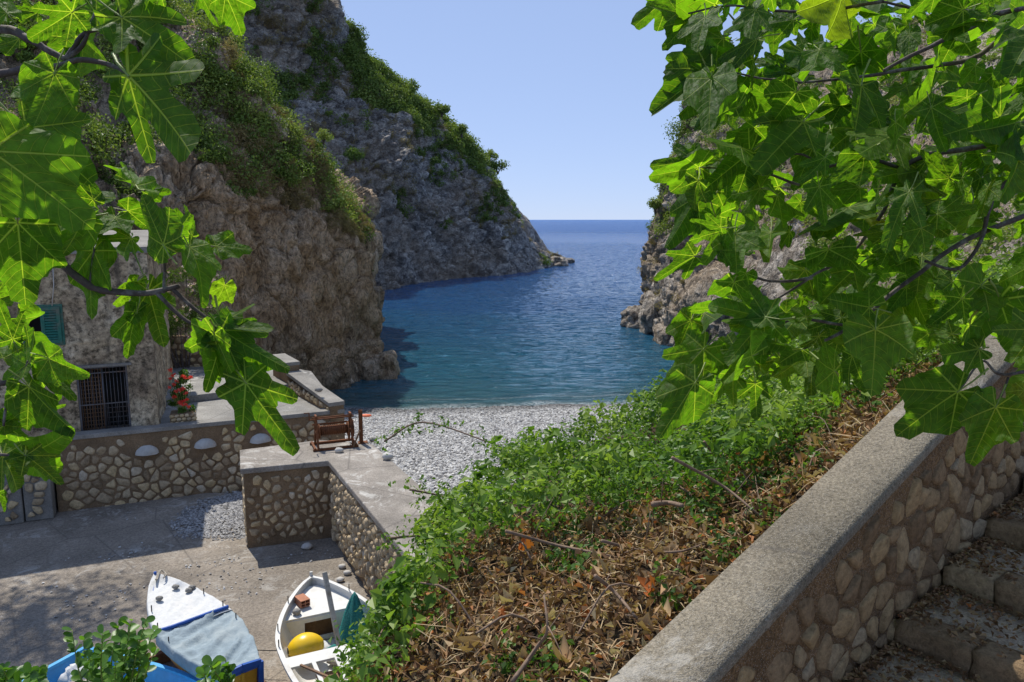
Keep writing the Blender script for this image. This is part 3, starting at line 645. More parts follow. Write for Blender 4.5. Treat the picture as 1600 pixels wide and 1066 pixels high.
for i, (px, py) in enumerate([(556, 62), (583, 98), (612, 108), (645, 122), (655, 150), (690, 158), (722, 190), (535, 35)]):
    bush('ridge_tree', Y_(px, py + 14, 157), 2.1, 600, .45, ['small tree on the headland skyline, first below the vertical rock wall', 'small tree on the headland skyline, second below the vertical rock wall', 'small skyline tree above the upper end of the headland scrub', 'small skyline tree at the steepest bend of the headland ridge', 'lower bush just under the skyline tree at the ridge bend', 'small skyline tree midway down the headland scrub', 'lowest small tree along the headland scrub skyline', 'highest bush on the headland beside the vertical rock wall'][i], .25 + .05 * (i % 3), 'farshrub', cat='tree', group='small trees along the headland skyline')
bush('added_shade_tree', (-13.6, 20.6, 18.2), 3.3, 5200, .15, 'dark tree crown added above the house behind the top left fig leaves to shade the yard', .15, cat='tree')  # tree added to cast the shadow over the left side of the yard
bush('cliff_tree', Y_(1085, 205, 88), 3.6, 2600, .26, 'dark leafy tree crowning the right hand cliff', .12, cat='tree')
bush('cliff_tree', Y_(1055, 270, 86), 2.6, 1800, .26, 'mid green tree on the seaward edge of the right cliff', .3, cat='tree')
bush('cliff_bush', Y_(1024, 322, 85), 1.3, 800, .22, 'small bright bush poking out over the sea from the right cliff', .45)
bush('cliff_bush', Y_(1045, 340, 84), 1.6, 1100, .22, 'grey green bush hanging over the rock of the right cliff', .4)

# ================================================================== STONEWORK
def clip(poly, p, n):
    out = []; k = len(poly)
    for i in range(k):
        a, b = poly[i], poly[(i + 1) % k]; da = (a - p) @ n; db = (b - p) @ n
        if da <= 0: out.append(a)
        if da * db < 0: out.append(a + (b - a) * da / (da - db))
    return out
def stones(parent, O, U, V, N, inside, box, sp, mat, gap=.012, h=.03, seed=0, asp=1.25, limit=300, jit=.46, shrink=(.86, 1.0), min_a=.2):
    """irregular rubble stones set in the face spanned by U,V at O, standing proud along N"""
    rg = np.random.default_rng(seed); O, U, V, N = [np.array(q, float) for q in (O, U, V, N)]
    su, sv = sp * asp, sp; pts = []
    u0, u1, v0, v1 = box; r = 0; y = v0 - sv
    while y < v1 + sv:
        x = u0 - su + (r % 2) * su / 2
        while x < u1 + su:
            pts.append((x + rg.uniform(-jit, jit) * su, y + rg.uniform(-jit, jit) * sv)); x += su
        y += sv * .92; r += 1
    pts = np.array(pts); made = 0; rest = MB(); wt = rg.uniform(-.09, .09, len(pts)) * su
    for i, p in enumerate(pts):
        if not inside(p[0], p[1]): continue
        d = np.hypot(*(pts - p).T); nk = (d < 3 * su) & (d > 1e-6); nb = pts[nk]
        poly = [p + np.array(q) * su * 1.3 for q in ((-1, -1), (1, -1), (1, 1), (-1, 1))]
        for q, wq in zip(nb, wt[nk]):
            n_ = (q - p); L = np.linalg.norm(n_); n_ = n_ / L; poly = clip(poly, p + n_ * max(L / 2 - gap + (wt[i] - wq) * .7, .12 * L), n_)
            if len(poly) < 3: break
        if len(poly) < 3: continue
        poly = np.array(poly); c = poly.mean(0); poly = c + (poly - c) * rg.uniform(*shrink)
        if not all(inside(*q) for q in poly):
            poly = c + (poly - c) * .75
            if not all(inside(*q) for q in poly): continue
        q = []; k = len(poly)
        for a in range(k): cc_ = rg.uniform(.08, .26); q += [poly[a] * (1 - cc_) + poly[(a + 1) % k] * cc_, poly[a] * cc_ + poly[(a + 1) % k] * (1 - cc_)]
        q = np.array(q)
        ar = .5 * abs(np.sum(q[:, 0] * np.roll(q[:, 1], -1) - q[:, 1] * np.roll(q[:, 0], -1)))
        if ar < min_a * su * sv: continue
        k = len(q); hh = h * rg.uniform(.6, 1.3); c = q.mean(0); tl = rg.normal(size=2) * .12
        def W(pt, z): return O + U * pt[0] + V * pt[1] + N * z
        vs = [W(a, -.02) for a in q] + [W(c + (a - c) * .93, hh * .55 + (a - c) @ tl) for a in q] + [W(c + (a - c) * .6, hh * rg.uniform(.85, 1.1) + .6 * (a - c) @ tl) for a in q] + [W(c, hh * 1.02)]
        fs = [(j, (j + 1) % k, k + (j + 1) % k, k + j) for j in range(k)] + [(k + j, k + (j + 1) % k, 2 * k + (j + 1) % k, 2 * k + j) for j in range(k)] + [(2 * k + j, 2 * k + (j + 1) % k, 3 * k) for j in range(k)]
        if np.cross(U, V) @ N < 0: fs = [f[::-1] for f in fs]
        ctr = W(c, 0); 
        if made < limit:
            loc = Vector(ctr); pl = parent.location
            me = bpy.data.meshes.new('stone'); me.from_pydata([tuple(np.array(a) - ctr) for a in vs], [], fs); me.materials.append(mat)
            me.polygons.foreach_set('use_smooth', [True] * len(fs))
            link('stone', me, parent, loc - pl); made += 1
        else: rest.add([np.array(a) - np.array(parent.location) for a in vs], fs)
    if rest.v: tag(rest.build('rubble_stones', mat, parent, True), kind='stuff')
    return made

# terrace retaining wall -----------------------------------------------------
A_ = np.array([-11.75, 18.97]); B_ = np.array([-4.95, 21.95]); DU = (B_ - A_) / np.linalg.norm(B_ - A_); TL = np.linalg.norm(B_ - A_)
DN = np.array([DU[1], -DU[0]])   # faces the yard
tw = empty('retaining_wall', (A_[0], A_[1], 3.3), 0, 'rubble stone retaining wall under the terrace behind the yard', 'wall')
def loc_(parent, p): return (p[0] - parent.location[0], p[1] - parent.location[1])
back = [B_ + np.array([-2.6, 6.0]), np.array([-13.5, 30.]), np.array([-16, 25.5]), A_ + np.array([-3, 3.6])]
poly = [loc_(tw, A_), loc_(tw, B_)] + [loc_(tw, q) for q in (B_ - DN * .35, A_ - DN * .35)]
mb = MB(); mb.prism(poly, -.3, 2.08); mb.build('wall_core', M['mortar'], tw)
a2 = A_ + DN * .035 - DU * .04; b2 = B_ + DN * .035 + DU * .04
mb = MB(); mb.prism([loc_(tw, q) for q in (a2, b2, b2 - DN * .42, a2 - DN * .42)], 2.083, 2.2); mb.build('coping', M['coping'], tw, bevel=.015)
O3 = np.array([A_[0], A_[1], 3.3]); U3 = np.array([DU[0], DU[1], 0]); N3 = np.array([DN[0], DN[1], 0]); Z3 = np.array([0, 0, 1.])
NICHE = []
for (px, py) in ((230, 709), (321, 698), (407, 690)):
    P = onplane(px, py, O3, N3); NICHE.append(((P - O3) @ U3, P[2] - 3.3))
def in_tw(u, v):
    if not (.02 < u < TL - .02 and .0 < v < 2.02): return False
    return all(abs(u - a) > .36 or not (b - .06 < v < b + .32) for a, b in NICHE)
stones(tw, O3, U3, Z3, N3, in_tw, (0, TL, 0, 2.05), .225, M['stone'], .011, .035, 11, 1.3, 300)
for i, (a, b) in enumerate(NICHE):
    # half-round drain hood: a low whitewashed half dome over the outlet
    k = 12; v = []; 
    for j in range(k + 1):
        an = math.pi * j / k
        for q, rr in enumerate((1., .8, .35)):
            u = a + math.cos(an) * .29 * rr; z = b + math.sin(an) * .24 * rr; o_ = (.012, .13, .20)[q] + .02 * math.sin(j * 2.3 + q * 1.7 + i)
            v.append(O3 + U3 * u + Z3 * z + N3 * o_ - np.array(tw.location))
    f = [(j * 3 + q, j * 3 + q + 1, (j + 1) * 3 + q + 1, (j + 1) * 3 + q) for j in range(k) for q in range(2)]
    v.append(O3 + U3 * a + Z3 * b + N3 * .21 - np.array(tw.location)); f += [(j * 3 + 2, 3 * (k + 1), (j + 1) * 3 + 2) for j in range(k)]
    v += [O3 + U3 * (a + .29) + Z3 * b - np.array(tw.location), O3 + U3 * (a - .29) + Z3 * b - np.array(tw.location)]
    MB().add(v, f).build('drain_hood', M['lime'], tw, True)
# terrace floor
mb = MB(); fl = [A_ - DN * .36, B_ - DN * .36, B_ + np.array([-2.55, 6.2]), np.array([-14.5, 33.]), np.array([-20, 29]), A_ + np.array([-6, 3])]
mb.prism([tuple(q) for q in fl], 3.0, 5.40); tag(mb.build('terrace', M['terrace']), kind='structure')
mb = MB(); s0 = atz(285, 628, 5.6); s1 = atz(462, 600, 5.6)
mb.prism([(s0[0] - 1.5, s0[1] - .2), (s1[0], s1[1]), (s1[0] - 1.3, s1[1] + 4.5), (-16, 30)], 5.403, 5.62); tag(mb.build('terrace_step', M['terrace'], bevel=.02), kind='structure')
# beach-side parapet of the terrace
p0 = B_ + DU * .02; p1 = atz(468, 582, 5.95)[:2]; p2 = atz(444, 553, 6.35)[:2]
pw = empty('terrace_parapet', (p0[0], p0[1], 3), 0, 'low stone parapet between the terrace and the beach', 'wall')
def seg(mbw, mbc, a, b, z0, z1, wd, ov=.03):
    a = np.array(a[:2]); b = np.array(b[:2]); d = (b - a) / np.linalg.norm(b - a); n = np.array([-d[1], d[0]])
    L = loc_(pw, a), loc_(pw, b)
    q = [loc_(pw, a), loc_(pw, b), loc_(pw, b + n * wd), loc_(pw, a + n * wd)]; mbw.prism(q, 0, z0 - 3)
    q = [loc_(pw, a - n * ov), loc_(pw, b - n * ov), loc_(pw, b + n * (wd + ov)), loc_(pw, a + n * (wd + ov))]
    m = len(mbc.v); mbc.prism(q, z0 - 2.997, z0 - 2.88)
    for k in (1, 2): pass
    # rise along the segment
    for vi in list(range(m, m + 8)):
        if vi - m in (1, 2, 5, 6): x = mbc.v[vi]; mbc.v[vi] = (x[0], x[1], x[2] + z1 - z0)
mbw, mbc = MB(), MB()
seg(mbw, mbc, p0 + (0.0, .0), p1, 5.62, 5.9, .42); seg(mbw, mbc, p1, p2, 6.2, 6.25, .42)
mbw.build('wall_core', M['mortar'], pw); mbc.build('coping', M['coping'], pw, bevel=.012)
dd = (p1 - p0) / np.linalg.norm(p1 - p0); nn = np.array([-dd[1], dd[0]])
Oi = np.array([*(p0 + nn * .42), 5.4]); 
stones(pw, Oi, np.array([*dd, 0]), Z3, np.array([*nn, 0]), lambda u, v: .05 < u < np.linalg.norm(p1 - p0) and 0 < v < .24 + u * .05, (0, 6, 0, .6), .14, M['stone'], .01, .03, 31, 1.2, 90)
stones(pw, np.array([*p0, 3.2]), np.array([*dd, 0]), Z3, np.array([*(-nn), 0]), lambda u, v: .05 < u < np.linalg.norm(p1 - p0) and 0 < v < 2.4, (0, 6, 0, 2.4), .22, M['stone'], .012, .035, 32, 1.2, 120)

# pier -----------------------------------------------------------------------
q0 = np.array([-6.1, 16.76]); q1 = np.array([-4.28, 17.38]); q2 = np.array([-1.58, 11.94]); q3 = np.array([.1, 11.3]); q4 = np.array([-1.3, 14.2]); q5 = np.array([-3.55, 18.62]); q6 = np.array([-4.9, 19.0]); q7 = np.array([-6.62, 18.14])
pier = empty('stone_pier', (q0[0], q0[1], 2.5), 0, 'L shaped rubble stone pier with a wide concrete top carrying the winch', 'wall')
qs = [q0, q1, q2 , q2 + (1.5, -3.4), q3 + (1.6, -2.6), q3, q4, q5, q6, q7]
mb = MB(); mb.prism([loc_(pier, q) for q in qs], 0, 2.78); mb.build('wall_core', M['mortar'], pier)
cen = np.array([-4.3, 16.8])
qo = [q0 + (-.05, -.05), q1 + (-.02, -.06), q2 + (-.06, -.02), q2 + (1.45, -3.4), q3 + (1.7, -2.6), q3 + (.05, 0), q4 + (.06, .03), q5 + (.05, .05), q6 + (0, .06), q7 + (-.06, .04)]
mb = MB(); mb.prism([loc_(pier, q) for q in qo], 2.783, 2.92); mb.build('pier_top', M['pier_top'], pier, bevel=.025)
def face(parent, a, b, z0, z1, sp, sd, **k):
    a, b = np.array(a), np.array(b); L = np.linalg.norm(b - a); d = (b - a) / L; n = np.array([d[1], -d[0]])
    return stones(parent, np.array([a[0], a[1], z0]), np.array([d[0], d[1], 0]), Z3, np.array([n[0], n[1], 0]), lambda u, v: .03 < u < L - .03 and .02 < v < z1 - z0, (0, L, 0, z1 - z0), sp, M['stone'], seed=sd, **k)
n1 = face(pier, q0, q1, 3.5, 5.27, .215, 41, gap=.02, asp=1.0, shrink=(.8, 1.0), limit=110)
n2 = face(pier, q1, q2, 3.5, 5.27, .2, 42, gap=.008, asp=.85, h=.075, shrink=(.85, .98), limit=170)
n3 = face(pier, q7, q0, 3.5, 5.27, .2, 43, gap=.02, h=.03, limit=20)
# stones by the pier
mb = MB()
def small_stone(px, py, z, r, label, mat='lime', seed=1, cat='stone', grp=None):
    P = atz(px, py, z); o = MB().blob((0, 0, r * .5), (r, r * .75, r * .6), 0, seed, .25, 10).build('stone', M[mat], None, True); o.location = P; tag(o, label, cat, grp); return o
small_stone(530, 707, 5.42, .11, 'pale stone on the pier top in front of the winch', seed=2)
small_stone(606, 718, 5.42, .15, 'flat stone on the beach side edge of the pier top', seed=3)
small_stone(480, 858, 3.5, .13, 'flat pale stone on the yard in the corner of the pier', seed=4)
small_stone(535, 888, 3.5, .085, 'upper of three small stones on the yard beside the pier wall', seed=5)
small_stone(543, 898, 3.5, .09, 'middle of three small stones on the yard beside the pier wall', seed=6)
small_stone(532, 909, 3.5, .09, 'lowest of three small stones on the yard beside the pier wall', seed=7)
small_stone(498, 612, 5.95, .12, 'stone lying on the terrace parapet', 'coping', 9)
small_stone(583, 690, 5.42, .1, 'small stone at the edge of the pier beside the rusty post', 'coping', 10)
o = MB().blob((0, 0, .05), (.28, .14, .06), 0, 3, .1).build('driftwood_float', M['orange'], None, True); o.location = atz(572, 651, 2.2); tag(o, 'small orange float lying on the pebbles by the terrace corner', 'float')

# winch ----------------------------------------------------------------------
wc = atz(522, 697, 5.42); wn = empty('boat_winch', wc, R(22), 'rusty iron hand winch standing on the end of the pier', 'winch')
for sx in (-.42, .42):
    mb = MB(); mb.beam((sx, -.28, .03), (sx, -.05, .78), .05, .05); mb.beam((sx, .28, .03), (sx, .05, .78), .05, .05); mb.beam((sx, -.10, .80), (sx, .10, .80), .05, .05); mb.beam((sx, -.19, .4), (sx, .19, .4), .04, .04)
    mb.build('side_frame', M['rust'], wn, bevel=.006)
for y in (-.3, .3): MB().beam((-.55, y, .03), (.55, y, .03), .06, .06).build('base_rail', M['rust'], wn, bevel=.006)
for sx in (-.5, .5): MB().beam((sx, -.33, .07), (sx, .33, .07), .05, .03).build('cross_rail', M['rust'], wn)
mb = MB(); mb.tube([(-.36, 0, .42), (.36, 0, .42)], .11, 14); mb.tube([(-.37, 0, .42), (-.34, 0, .42)], .19, 16); mb.tube([(.34, 0, .42), (.37, 0, .42)], .19, 16)
for i in range(12): mb.tube([(-.30 + i * .05, 0, .42), (-.28 + i * .05, 0, .42)], .128, 12)
mb.build('drum', M['rust'], wn, True)
for (y, z) in ((-.08, .74), (.07, .74), (0, .6), (.1, .56)): MB().tube([(-.5, y, z), (.5, y, z)], .018, 8).build('shaft', M['rust'], wn, True)
mb = MB(); 
for j in range(20):
    a = 2 * math.pi * j / 20; mb.box((.46, math.cos(a) * .2, .42 + math.sin(a) * .2), (.035, .06, .06), M=Matrix.Rotation(a, 3, 'X'))
mb.tube([(.44, 0, .42), (.48, 0, .42)], .035, 10)
for a in (0, 1.57): mb.beam((.46, -.19 * math.cos(a), .42 - .19 * math.sin(a)), (.46, .19 * math.cos(a), .42 + .19 * math.sin(a)), .02, .03)
mb.build('gear_wheel', M['rust'], wn)
mb = MB(); mb.tube([(-.5, -.08, .74), (-.58, -.08, .74), (-.6, -.2, .95), (-.72, -.2, .95)], .014, 6); mb.build('crank_handle', M['rust'], wn, True)
P = atz(567, 692, 5.42); ps = empty('iron_post', P, .3, 'upright rusty iron post on the pier edge beside the winch', 'post')
mb = MB(); mb.box((0, 0, .42), (.012, .11, .86)); mb.box((-.045, .052, .42), (.08, .012, .86)); mb.box((-.045, -.052, .42), (.08, .012, .86)); mb.build('channel', M['rust'], ps)
MB().box((0, 0, .012), (.24, .2, .024)).build('foot_plate', M['rust'], ps)
P = atz(552, 700, 5.42); pk = MB().beam((0, 0, .02), (.16, .1, .42), .035, .035).build('leaning_bar', M['wood'], None, bevel=.005); pk.location = P; tag(pk, 'short brown bar leaning between the winch and the post', 'bar')

# ================================================================== HOUSE
HC = A_ + DU * 2.5 - DN * .5; HD = -DU; HN = np.array([-HD[1], HD[0]])
if HN[1] > 0: HN = -HN
house = empty('stone_house', (HC[0], HC[1], 3.2), 0, 'weathered plastered stone house with a green shuttered window and barred door', 'house')
HO = np.array([HC[0], HC[1], 3.2]); HU = np.array([HD[0], HD[1], 0]); HN3 = np.array([HN[0], HN[1], 0])
def hp(px, py): P = onplane(px, py, HO, HN3); return (P - HO) @ HU, P[2] - 3.2
w0 = hp(95, 477); w1 = hp(40, 540); d0 = hp(198, 570); d1 = hp(127, 680)
WIN = (w0[0], w1[0], w1[1], w0[1]); DOOR = (d0[0], d1[0] , 2.22, d0[1])
HH = 6.95; HW = 11.
hl = lambda u, z, n=0: tuple(HU * u + Z3 * z + HN3 * n)
def house_wall():
    us = sorted(set(list(np.round(np.arange(0, HW + .01, .09), 3)) + [WIN[0], WIN[1], DOOR[0], DOOR[1]])); zs = sorted(set(list(np.round(np.arange(0, HH + .01, .09), 3)) + [WIN[2], WIN[3], DOOR[2], DOOR[3]]))
    U_, Z_ = np.meshgrid(us, zs); P = np.stack([U_.ravel(), Z_.ravel()], 1)
    h = .05 * fbm(np.c_[P * 1.2, P[:, :1] * 0], 5, .6) + .03 * ridged(np.c_[P * 3, P[:, :1] * 0], 3)
    h += .22 * np.exp(-(P[:, 0] / .55) ** 4) * np.clip(1.15 - P[:, 1] / 7.5, 0, 1)    # swelling corner buttress
    h = np.where(((P[:, 0] > WIN[0] - .1) & (P[:, 0] < WIN[1] + .1) & (P[:, 1] > WIN[2] - .1) & (P[:, 1] < WIN[3] + .1)) | ((P[:, 0] > DOOR[0] - .1) & (P[:, 0] < DOOR[1] + .1) & (P[:, 1] > DOOR[2] - .1) & (P[:, 1] < DOOR[3] + .1)), 0, h)
    V = P[:, :1] * HU + P[:, 1:] * Z3 + h[:, None] * HN3; nu = len(us); F = []
    for j in range(len(zs) - 1):
        for i in range(nu - 1):
            cu = (us[i] + us[i + 1]) / 2; cz = (zs[j] + zs[j + 1]) / 2
            if WIN[0] < cu < WIN[1] and WIN[2] < cz < WIN[3]: continue
            if DOOR[0] < cu < DOOR[1] and DOOR[2] < cz < DOOR[3]: continue
            F.append((j * nu + i, (j + 1) * nu + i, (j + 1) * nu + i + 1, j * nu + i + 1))
    return mesh_np('front_wall', V, np.array(F), M['plaster'], True, parent=house)
house_wall()
# side wall towards the terrace
SD = np.array([-.35, .94]); SD3 = np.array([SD[0], SD[1], 0])
us = np.linspace(0, 6, 70); zs = np.linspace(0, HH, 76); U_, Z_ = np.meshgrid(us, zs); P = np.stack([U_.ravel(), Z_.ravel()], 1)
h = .05 * fbm(np.c_[P * 1.2, P[:, :1] * 0 + 5], 5, .6) * (P[:, 0] > .05); bl = np.clip(1 - P[:, 0] / .5, 0, 1) * .22 * np.clip(1.15 - P[:, 1] / 7.5, 0, 1)
V = P[:, :1] * SD3 + P[:, 1:] * Z3 + h[:, None] * np.array([.94, .35, 0]) + bl[:, None] * HN3; a = (np.arange(75)[:, None] * 70 + np.arange(69)[None]).ravel()
mesh_np('side_wall', V, np.stack([a, a + 1, a + 71, a + 70], 1), M['plaster'], True, parent=house)
mb = MB(); mb.add([hl(-.15, HH - .02, .1), hl(HW, HH - .02, .15), tuple(np.array(hl(HW, HH - .02, 0)) + SD3 * 6), tuple(np.array(hl(-.2, HH - .02, 0)) + SD3 * 6), hl(-.15, HH + .14, .1), hl(HW, HH + .14, .15), tuple(np.array(hl(HW, HH + .5, 0)) + SD3 * 6), tuple(np.array(hl(-.2, HH + .5, 0)) + SD3 * 6)], [(0, 1, 2, 3), (7, 6, 5, 4), (0, 4, 5, 1), (1, 5, 6, 2), (2, 6, 7, 3), (3, 7, 4, 0)])
mb.build('roof', M['coping'], house)
# window: reveal, frame, back face coloured near-black as the unlit room, one open louvred shutter over the right half
def reveal(r, depth, name):
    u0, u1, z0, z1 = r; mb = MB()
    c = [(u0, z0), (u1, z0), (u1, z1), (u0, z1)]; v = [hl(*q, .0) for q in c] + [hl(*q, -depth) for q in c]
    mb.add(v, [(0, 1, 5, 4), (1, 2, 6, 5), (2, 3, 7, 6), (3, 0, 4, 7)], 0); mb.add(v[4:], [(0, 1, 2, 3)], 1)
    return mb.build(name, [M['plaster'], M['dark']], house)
reveal(WIN, .3, 'window_reveal'); reveal(DOOR, .5, 'door_reveal')
wf = empty('window', (0, 0, 0)); wf.parent = house
def rect_frame(r, t, n0, n1, m, name, parent):
    u0, u1, z0, z1 = r; mb = MB()
    for (a, b, c, d) in ((u0, u1, z0, z0 + t), (u0, u1, z1 - t, z1), (u0, u0 + t, z0 + t, z1 - t), (u1 - t, u1, z0 + t, z1 - t)):
        v = [hl(a, c, n0), hl(b, c, n0), hl(b, d, n0), hl(a, d, n0), hl(a, c, n1), hl(b, c, n1), hl(b, d, n1), hl(a, d, n1)]
        mb.add(v, [(0, 1, 2, 3), (7, 6, 5, 4), (0, 4, 5, 1), (1, 5, 6, 2), (2, 6, 7, 3), (3, 7, 4, 0)])
    return mb.build(name, m, parent)
rect_frame((WIN[0] - .03, WIN[1] + .03, WIN[2] - .03, WIN[3] + .03), .07, -.02, .045, M['shutter'], 'frame', wf)
um = WIN[0] + (WIN[1] - WIN[0]) * .55
rect_frame((WIN[0] + .03, um, WIN[2] + .03, WIN[3] - .03), .085, .05, .09, M['shutter'], 'shutter', wf)
nz = 11
for i in range(nz):
    z = WIN[2] + .15 + (WIN[3] - WIN[2] - .3) * i / (nz - 1)
    v = [hl(a, z + b, n) for a in (WIN[0] + .11, um - .08) for b, n in ((-.026, .085), (.026, .055), (.032, .062), (-.020, .092))]
    MB().add(v, [(0, 1, 2, 3), (7, 6, 5, 4), (0, 4, 5, 1), (1, 5, 6, 2), (2, 6, 7, 3), (3, 7, 4, 0)]).build('slat', M['shutter'], wf)
# barred door
dr = empty('barred_door', (0, 0, 0)); dr.parent = house
rect_frame(DOOR, .05, -.08, -.02, M['iron'], 'frame', dr)
dm = (DOOR[0] + DOOR[1]) / 2; dz = DOOR[2]; dh = DOOR[3] - DOOR[2]
for i in range(1, 14):
    u = DOOR[0] + (DOOR[1] - DOOR[0]) * i / 14; r = .026 if i == 7 else .009
    MB().tube([hl(u, dz, -.05), hl(u, DOOR[3], -.05)], r, 6).build('bar', M['iron'], dr, True)
for k in (.42, .9): MB().beam(hl(DOOR[0], dz + dh * k, -.035), hl(DOOR[1], dz + dh * k, -.035), .012, .03).build('cross_bar', M['iron'], dr)
mb = MB()
for i in range(9):
    u = dm + .05 + (DOOR[1] - dm - .1) * i / 8; mb.beam(hl(u, dz, -.18), hl(u, DOOR[3] - .05, -.18), .018, .018)
for i in range(16):
    z = dz + .05 + (dh - .15) * i / 15; mb.beam(hl(dm + .03, z, -.17), hl(DOOR[1] - .03, z, -.17), .018, .018)
mb.build('wooden_lattice', M['wood'], dr)
mb = MB()
for i in range(6):
    z = dz + .05 + dh * .38 * i / 5; mb.beam(hl(DOOR[0] + .05, z, -.17), hl(dm - .03, z, -.17), .014, .014)
for i in range(5):
    u = DOOR[0] + .06 + (dm - DOOR[0] - .1) * i / 4; mb.beam(hl(u, dz, -.18), hl(u, dz + dh * .4, -.18), .014, .014)
mb.build('lower_lattice', M['iron'], dr)
mb = MB(); a = hl(DOOR[0] - .12, DOOR[3] + .03, .05); b = hl(DOOR[1] + .12, DOOR[3] + .03, .05); mb.beam(a, b, .12, .06); mb.build('door_lintel', M['coping'], house)
c0 = hp(83, 412); c1 = hp(82, 478)
MB().tube([hl(c0[0], c0[1], .08), hl(c0[0] + .02, (c0[1] + c1[1]) / 2, .07), hl(c1[0], c1[1], .08)], .012, 6).build('cable', M['lime'], house, True)
# rubble at the foot of the house's left end, and a stub of steps
st0 = np.array([A_[0] - .1, A_[1] + .05]); face_len = 3.
lw = empty('rubble_stair', (st0[0], st0[1], 3.5), 0, 'dark rubble stone steps rising along the foot of the house at the left', 'steps')
for i in range(5):
    mb = MB(); c = -DU * (.35 + i * .62) + np.array([.0, .25]); mb.box((c[0], c[1] - .1 - .05 * i, .12 + .15 * (4 - i)), (.615, 1.3, .24 + .3 * (4 - i)), math.atan2(DU[1], DU[0])); mb.build('step', M['coping'], lw, bevel=.03)
    P = -DU * (.35 + i * .62 + .3) + np.array([.0, .25]) + np.array([0, -.15 - .05 * i]) + DN * .652
    z1 = (.24 + .3 * (4 - i)) - .02
    stones(lw, np.array([st0[0] + P[0], st0[1] + P[1], 3.5]), U3, Z3, N3, lambda u, v, z1=z1: .02 < u < .58 and .01 < v < z1, (0, .6, 0, z1), .2, M['stone'], .014, .03, 60 + i, 1.2, 40)

# back wall behind the terrace, oleander and geraniums
bw = empty('garden_wall', (-12.6, 28.0, 5.3), R(8), 'dark rubble wall at the back of the terrace under the oleander', 'wall')
MB().box((0, 0, .65), (4.6, .4, 1.6)).build('wall_core', M['mortar'], bw)
rz_ = R(8); Ub = np.array([math.cos(rz_), math.sin(rz_), 0])
class _P: pass
bt = empty('garden_wall_face', (0, 0, 0)); bpy.data.objects.remove(bt)
for k in range(1):
    rg = np.random.default_rng(5)
    for iy in range(6):
        for ix in range(15):
            x = -2.2 + ix * .3 + rg.uniform(-.05, .05) + (iy % 2) * .14; z = -.02 + iy * .25 + rg.uniform(-.02, .02)
            if x > 2.2: continue
            MB().blob((0, 0, 0), (rg.uniform(.1, .15), .06, rg.uniform(.08, .115)), 0, rg.integers(99), .3, 8).build('stone', M['stone'], bw, True).location = (x, -.2, z + .1)
def oleander():
    t = empty('oleander', (-12.0, 27.6, 5.4), 0, 'tall dark oleander with pale pink flowers behind the house corner', 'shrub')
    rg = np.random.default_rng(8); C = []
    for i in range(34): a = rg.random() * 6.28; r = rg.random() ** .5; C.append((math.cos(a) * r * 1.5 - .2, math.sin(a) * r * .8 + .3, .7 + rg.random() * 3.6))
    C = np.array(C); foliage('crown', C, .42, 170, .15, M['shrub'], rg.random(34) * .25, parent=t, rng=rg, asp=.25)
    k = 130; d = rg.normal(size=(k, 3)) * .12; F = C[rg.integers(0, 34, k)] + d + [0, -.38, .15]
    foliage('blossoms', F, .065, 9, .055, M['flowerp'], rg.random(k) * .6, parent=t, rng=rg, asp=.9)
    mb = MB()
    for c in C[:12]: mb.tube([(c[0] * .2, c[1] * .2, 0), (c[0] * .6, c[1] * .6, c[2] * .6), tuple(c)], [.03, .02, .01], 5)
    mb.build('stem', M['bark'], t)
oleander()
def geranium():
    P = onplane(272, 652, np.array([-9.2, 20.6, 0]), np.array([0, 1., 0])); P = np.array([-9.15, 20.75, 5.4])
    t = empty('stone_planter', P, R(20), 'low rough stone planter at the foot of the house corner', 'planter')
    MB().box((0, 0, .17), (.62, .5, .34)).build('planter_core', M['mortar'], t, bevel=.04)
    rg = np.random.default_rng(4)
    for j in range(3):
        for i in range(5):
            MB().blob((0, 0, 0), (.07, .04, .05), 0, i + j * 7, .3, 8).build('stone', M['stone'], t, True).location = (-.26 + i * .13 + (j % 2) * .05, -.25, .07 + j * .1)
        for i in range(3): MB().blob((0, 0, 0), (.04, .07, .05), 0, i + j * 7 + 30, .3, 8).build('stone', M['stone'], t, True).location = (.31, -.17 + i * .16, .07 + j * .1)
    g = empty('geranium', P + [0, 0, .3], 0, 'geranium with bright red flowers trailing from the stone planter', 'flower')
    C = np.c_[rg.uniform(-.28, .25, 26), rg.uniform(-.2, .15, 26), rg.uniform(0, 1.15, 26)]; C[:, 0] *= 1.15 - C[:, 2] * .5
    foliage('leaves', C, .12, 60, .06, M['bramble'], rg.random(26) * .4, parent=g, rng=rg, asp=.9)
    H = [(-.1, 1.25), (-.02, 1.12), (-.12, 1.0), (.05, .95), (-.02, .85), (.22, 1.08), (.3, 1.06), (.45, 1.05), (.13, .7), (.2, .72), (.28, .62), (.02, .66), (.1, .35), (.18, .38), (.25, .3), (.34, .22), (-.05, .5), (.15, .28), (.3, .42), (-.15, .75)]
    H = np.array([(x - .05, -.26 + .05 * rg.random(), z) for x, z in H])
    foliage('blossoms', H, .062, 26, .05, M['flowerr'], rg.random(len(H)) * .6, parent=g, rng=rg, asp=.9)
    mb = MB()
    for c in H: mb.tube([(c[0] * .3, -.05, 0), (c[0] * .8, -.15, c[2] * .6), tuple(c)], .006, 4)
    mb.build('stem', M['stem'], g)
geranium()

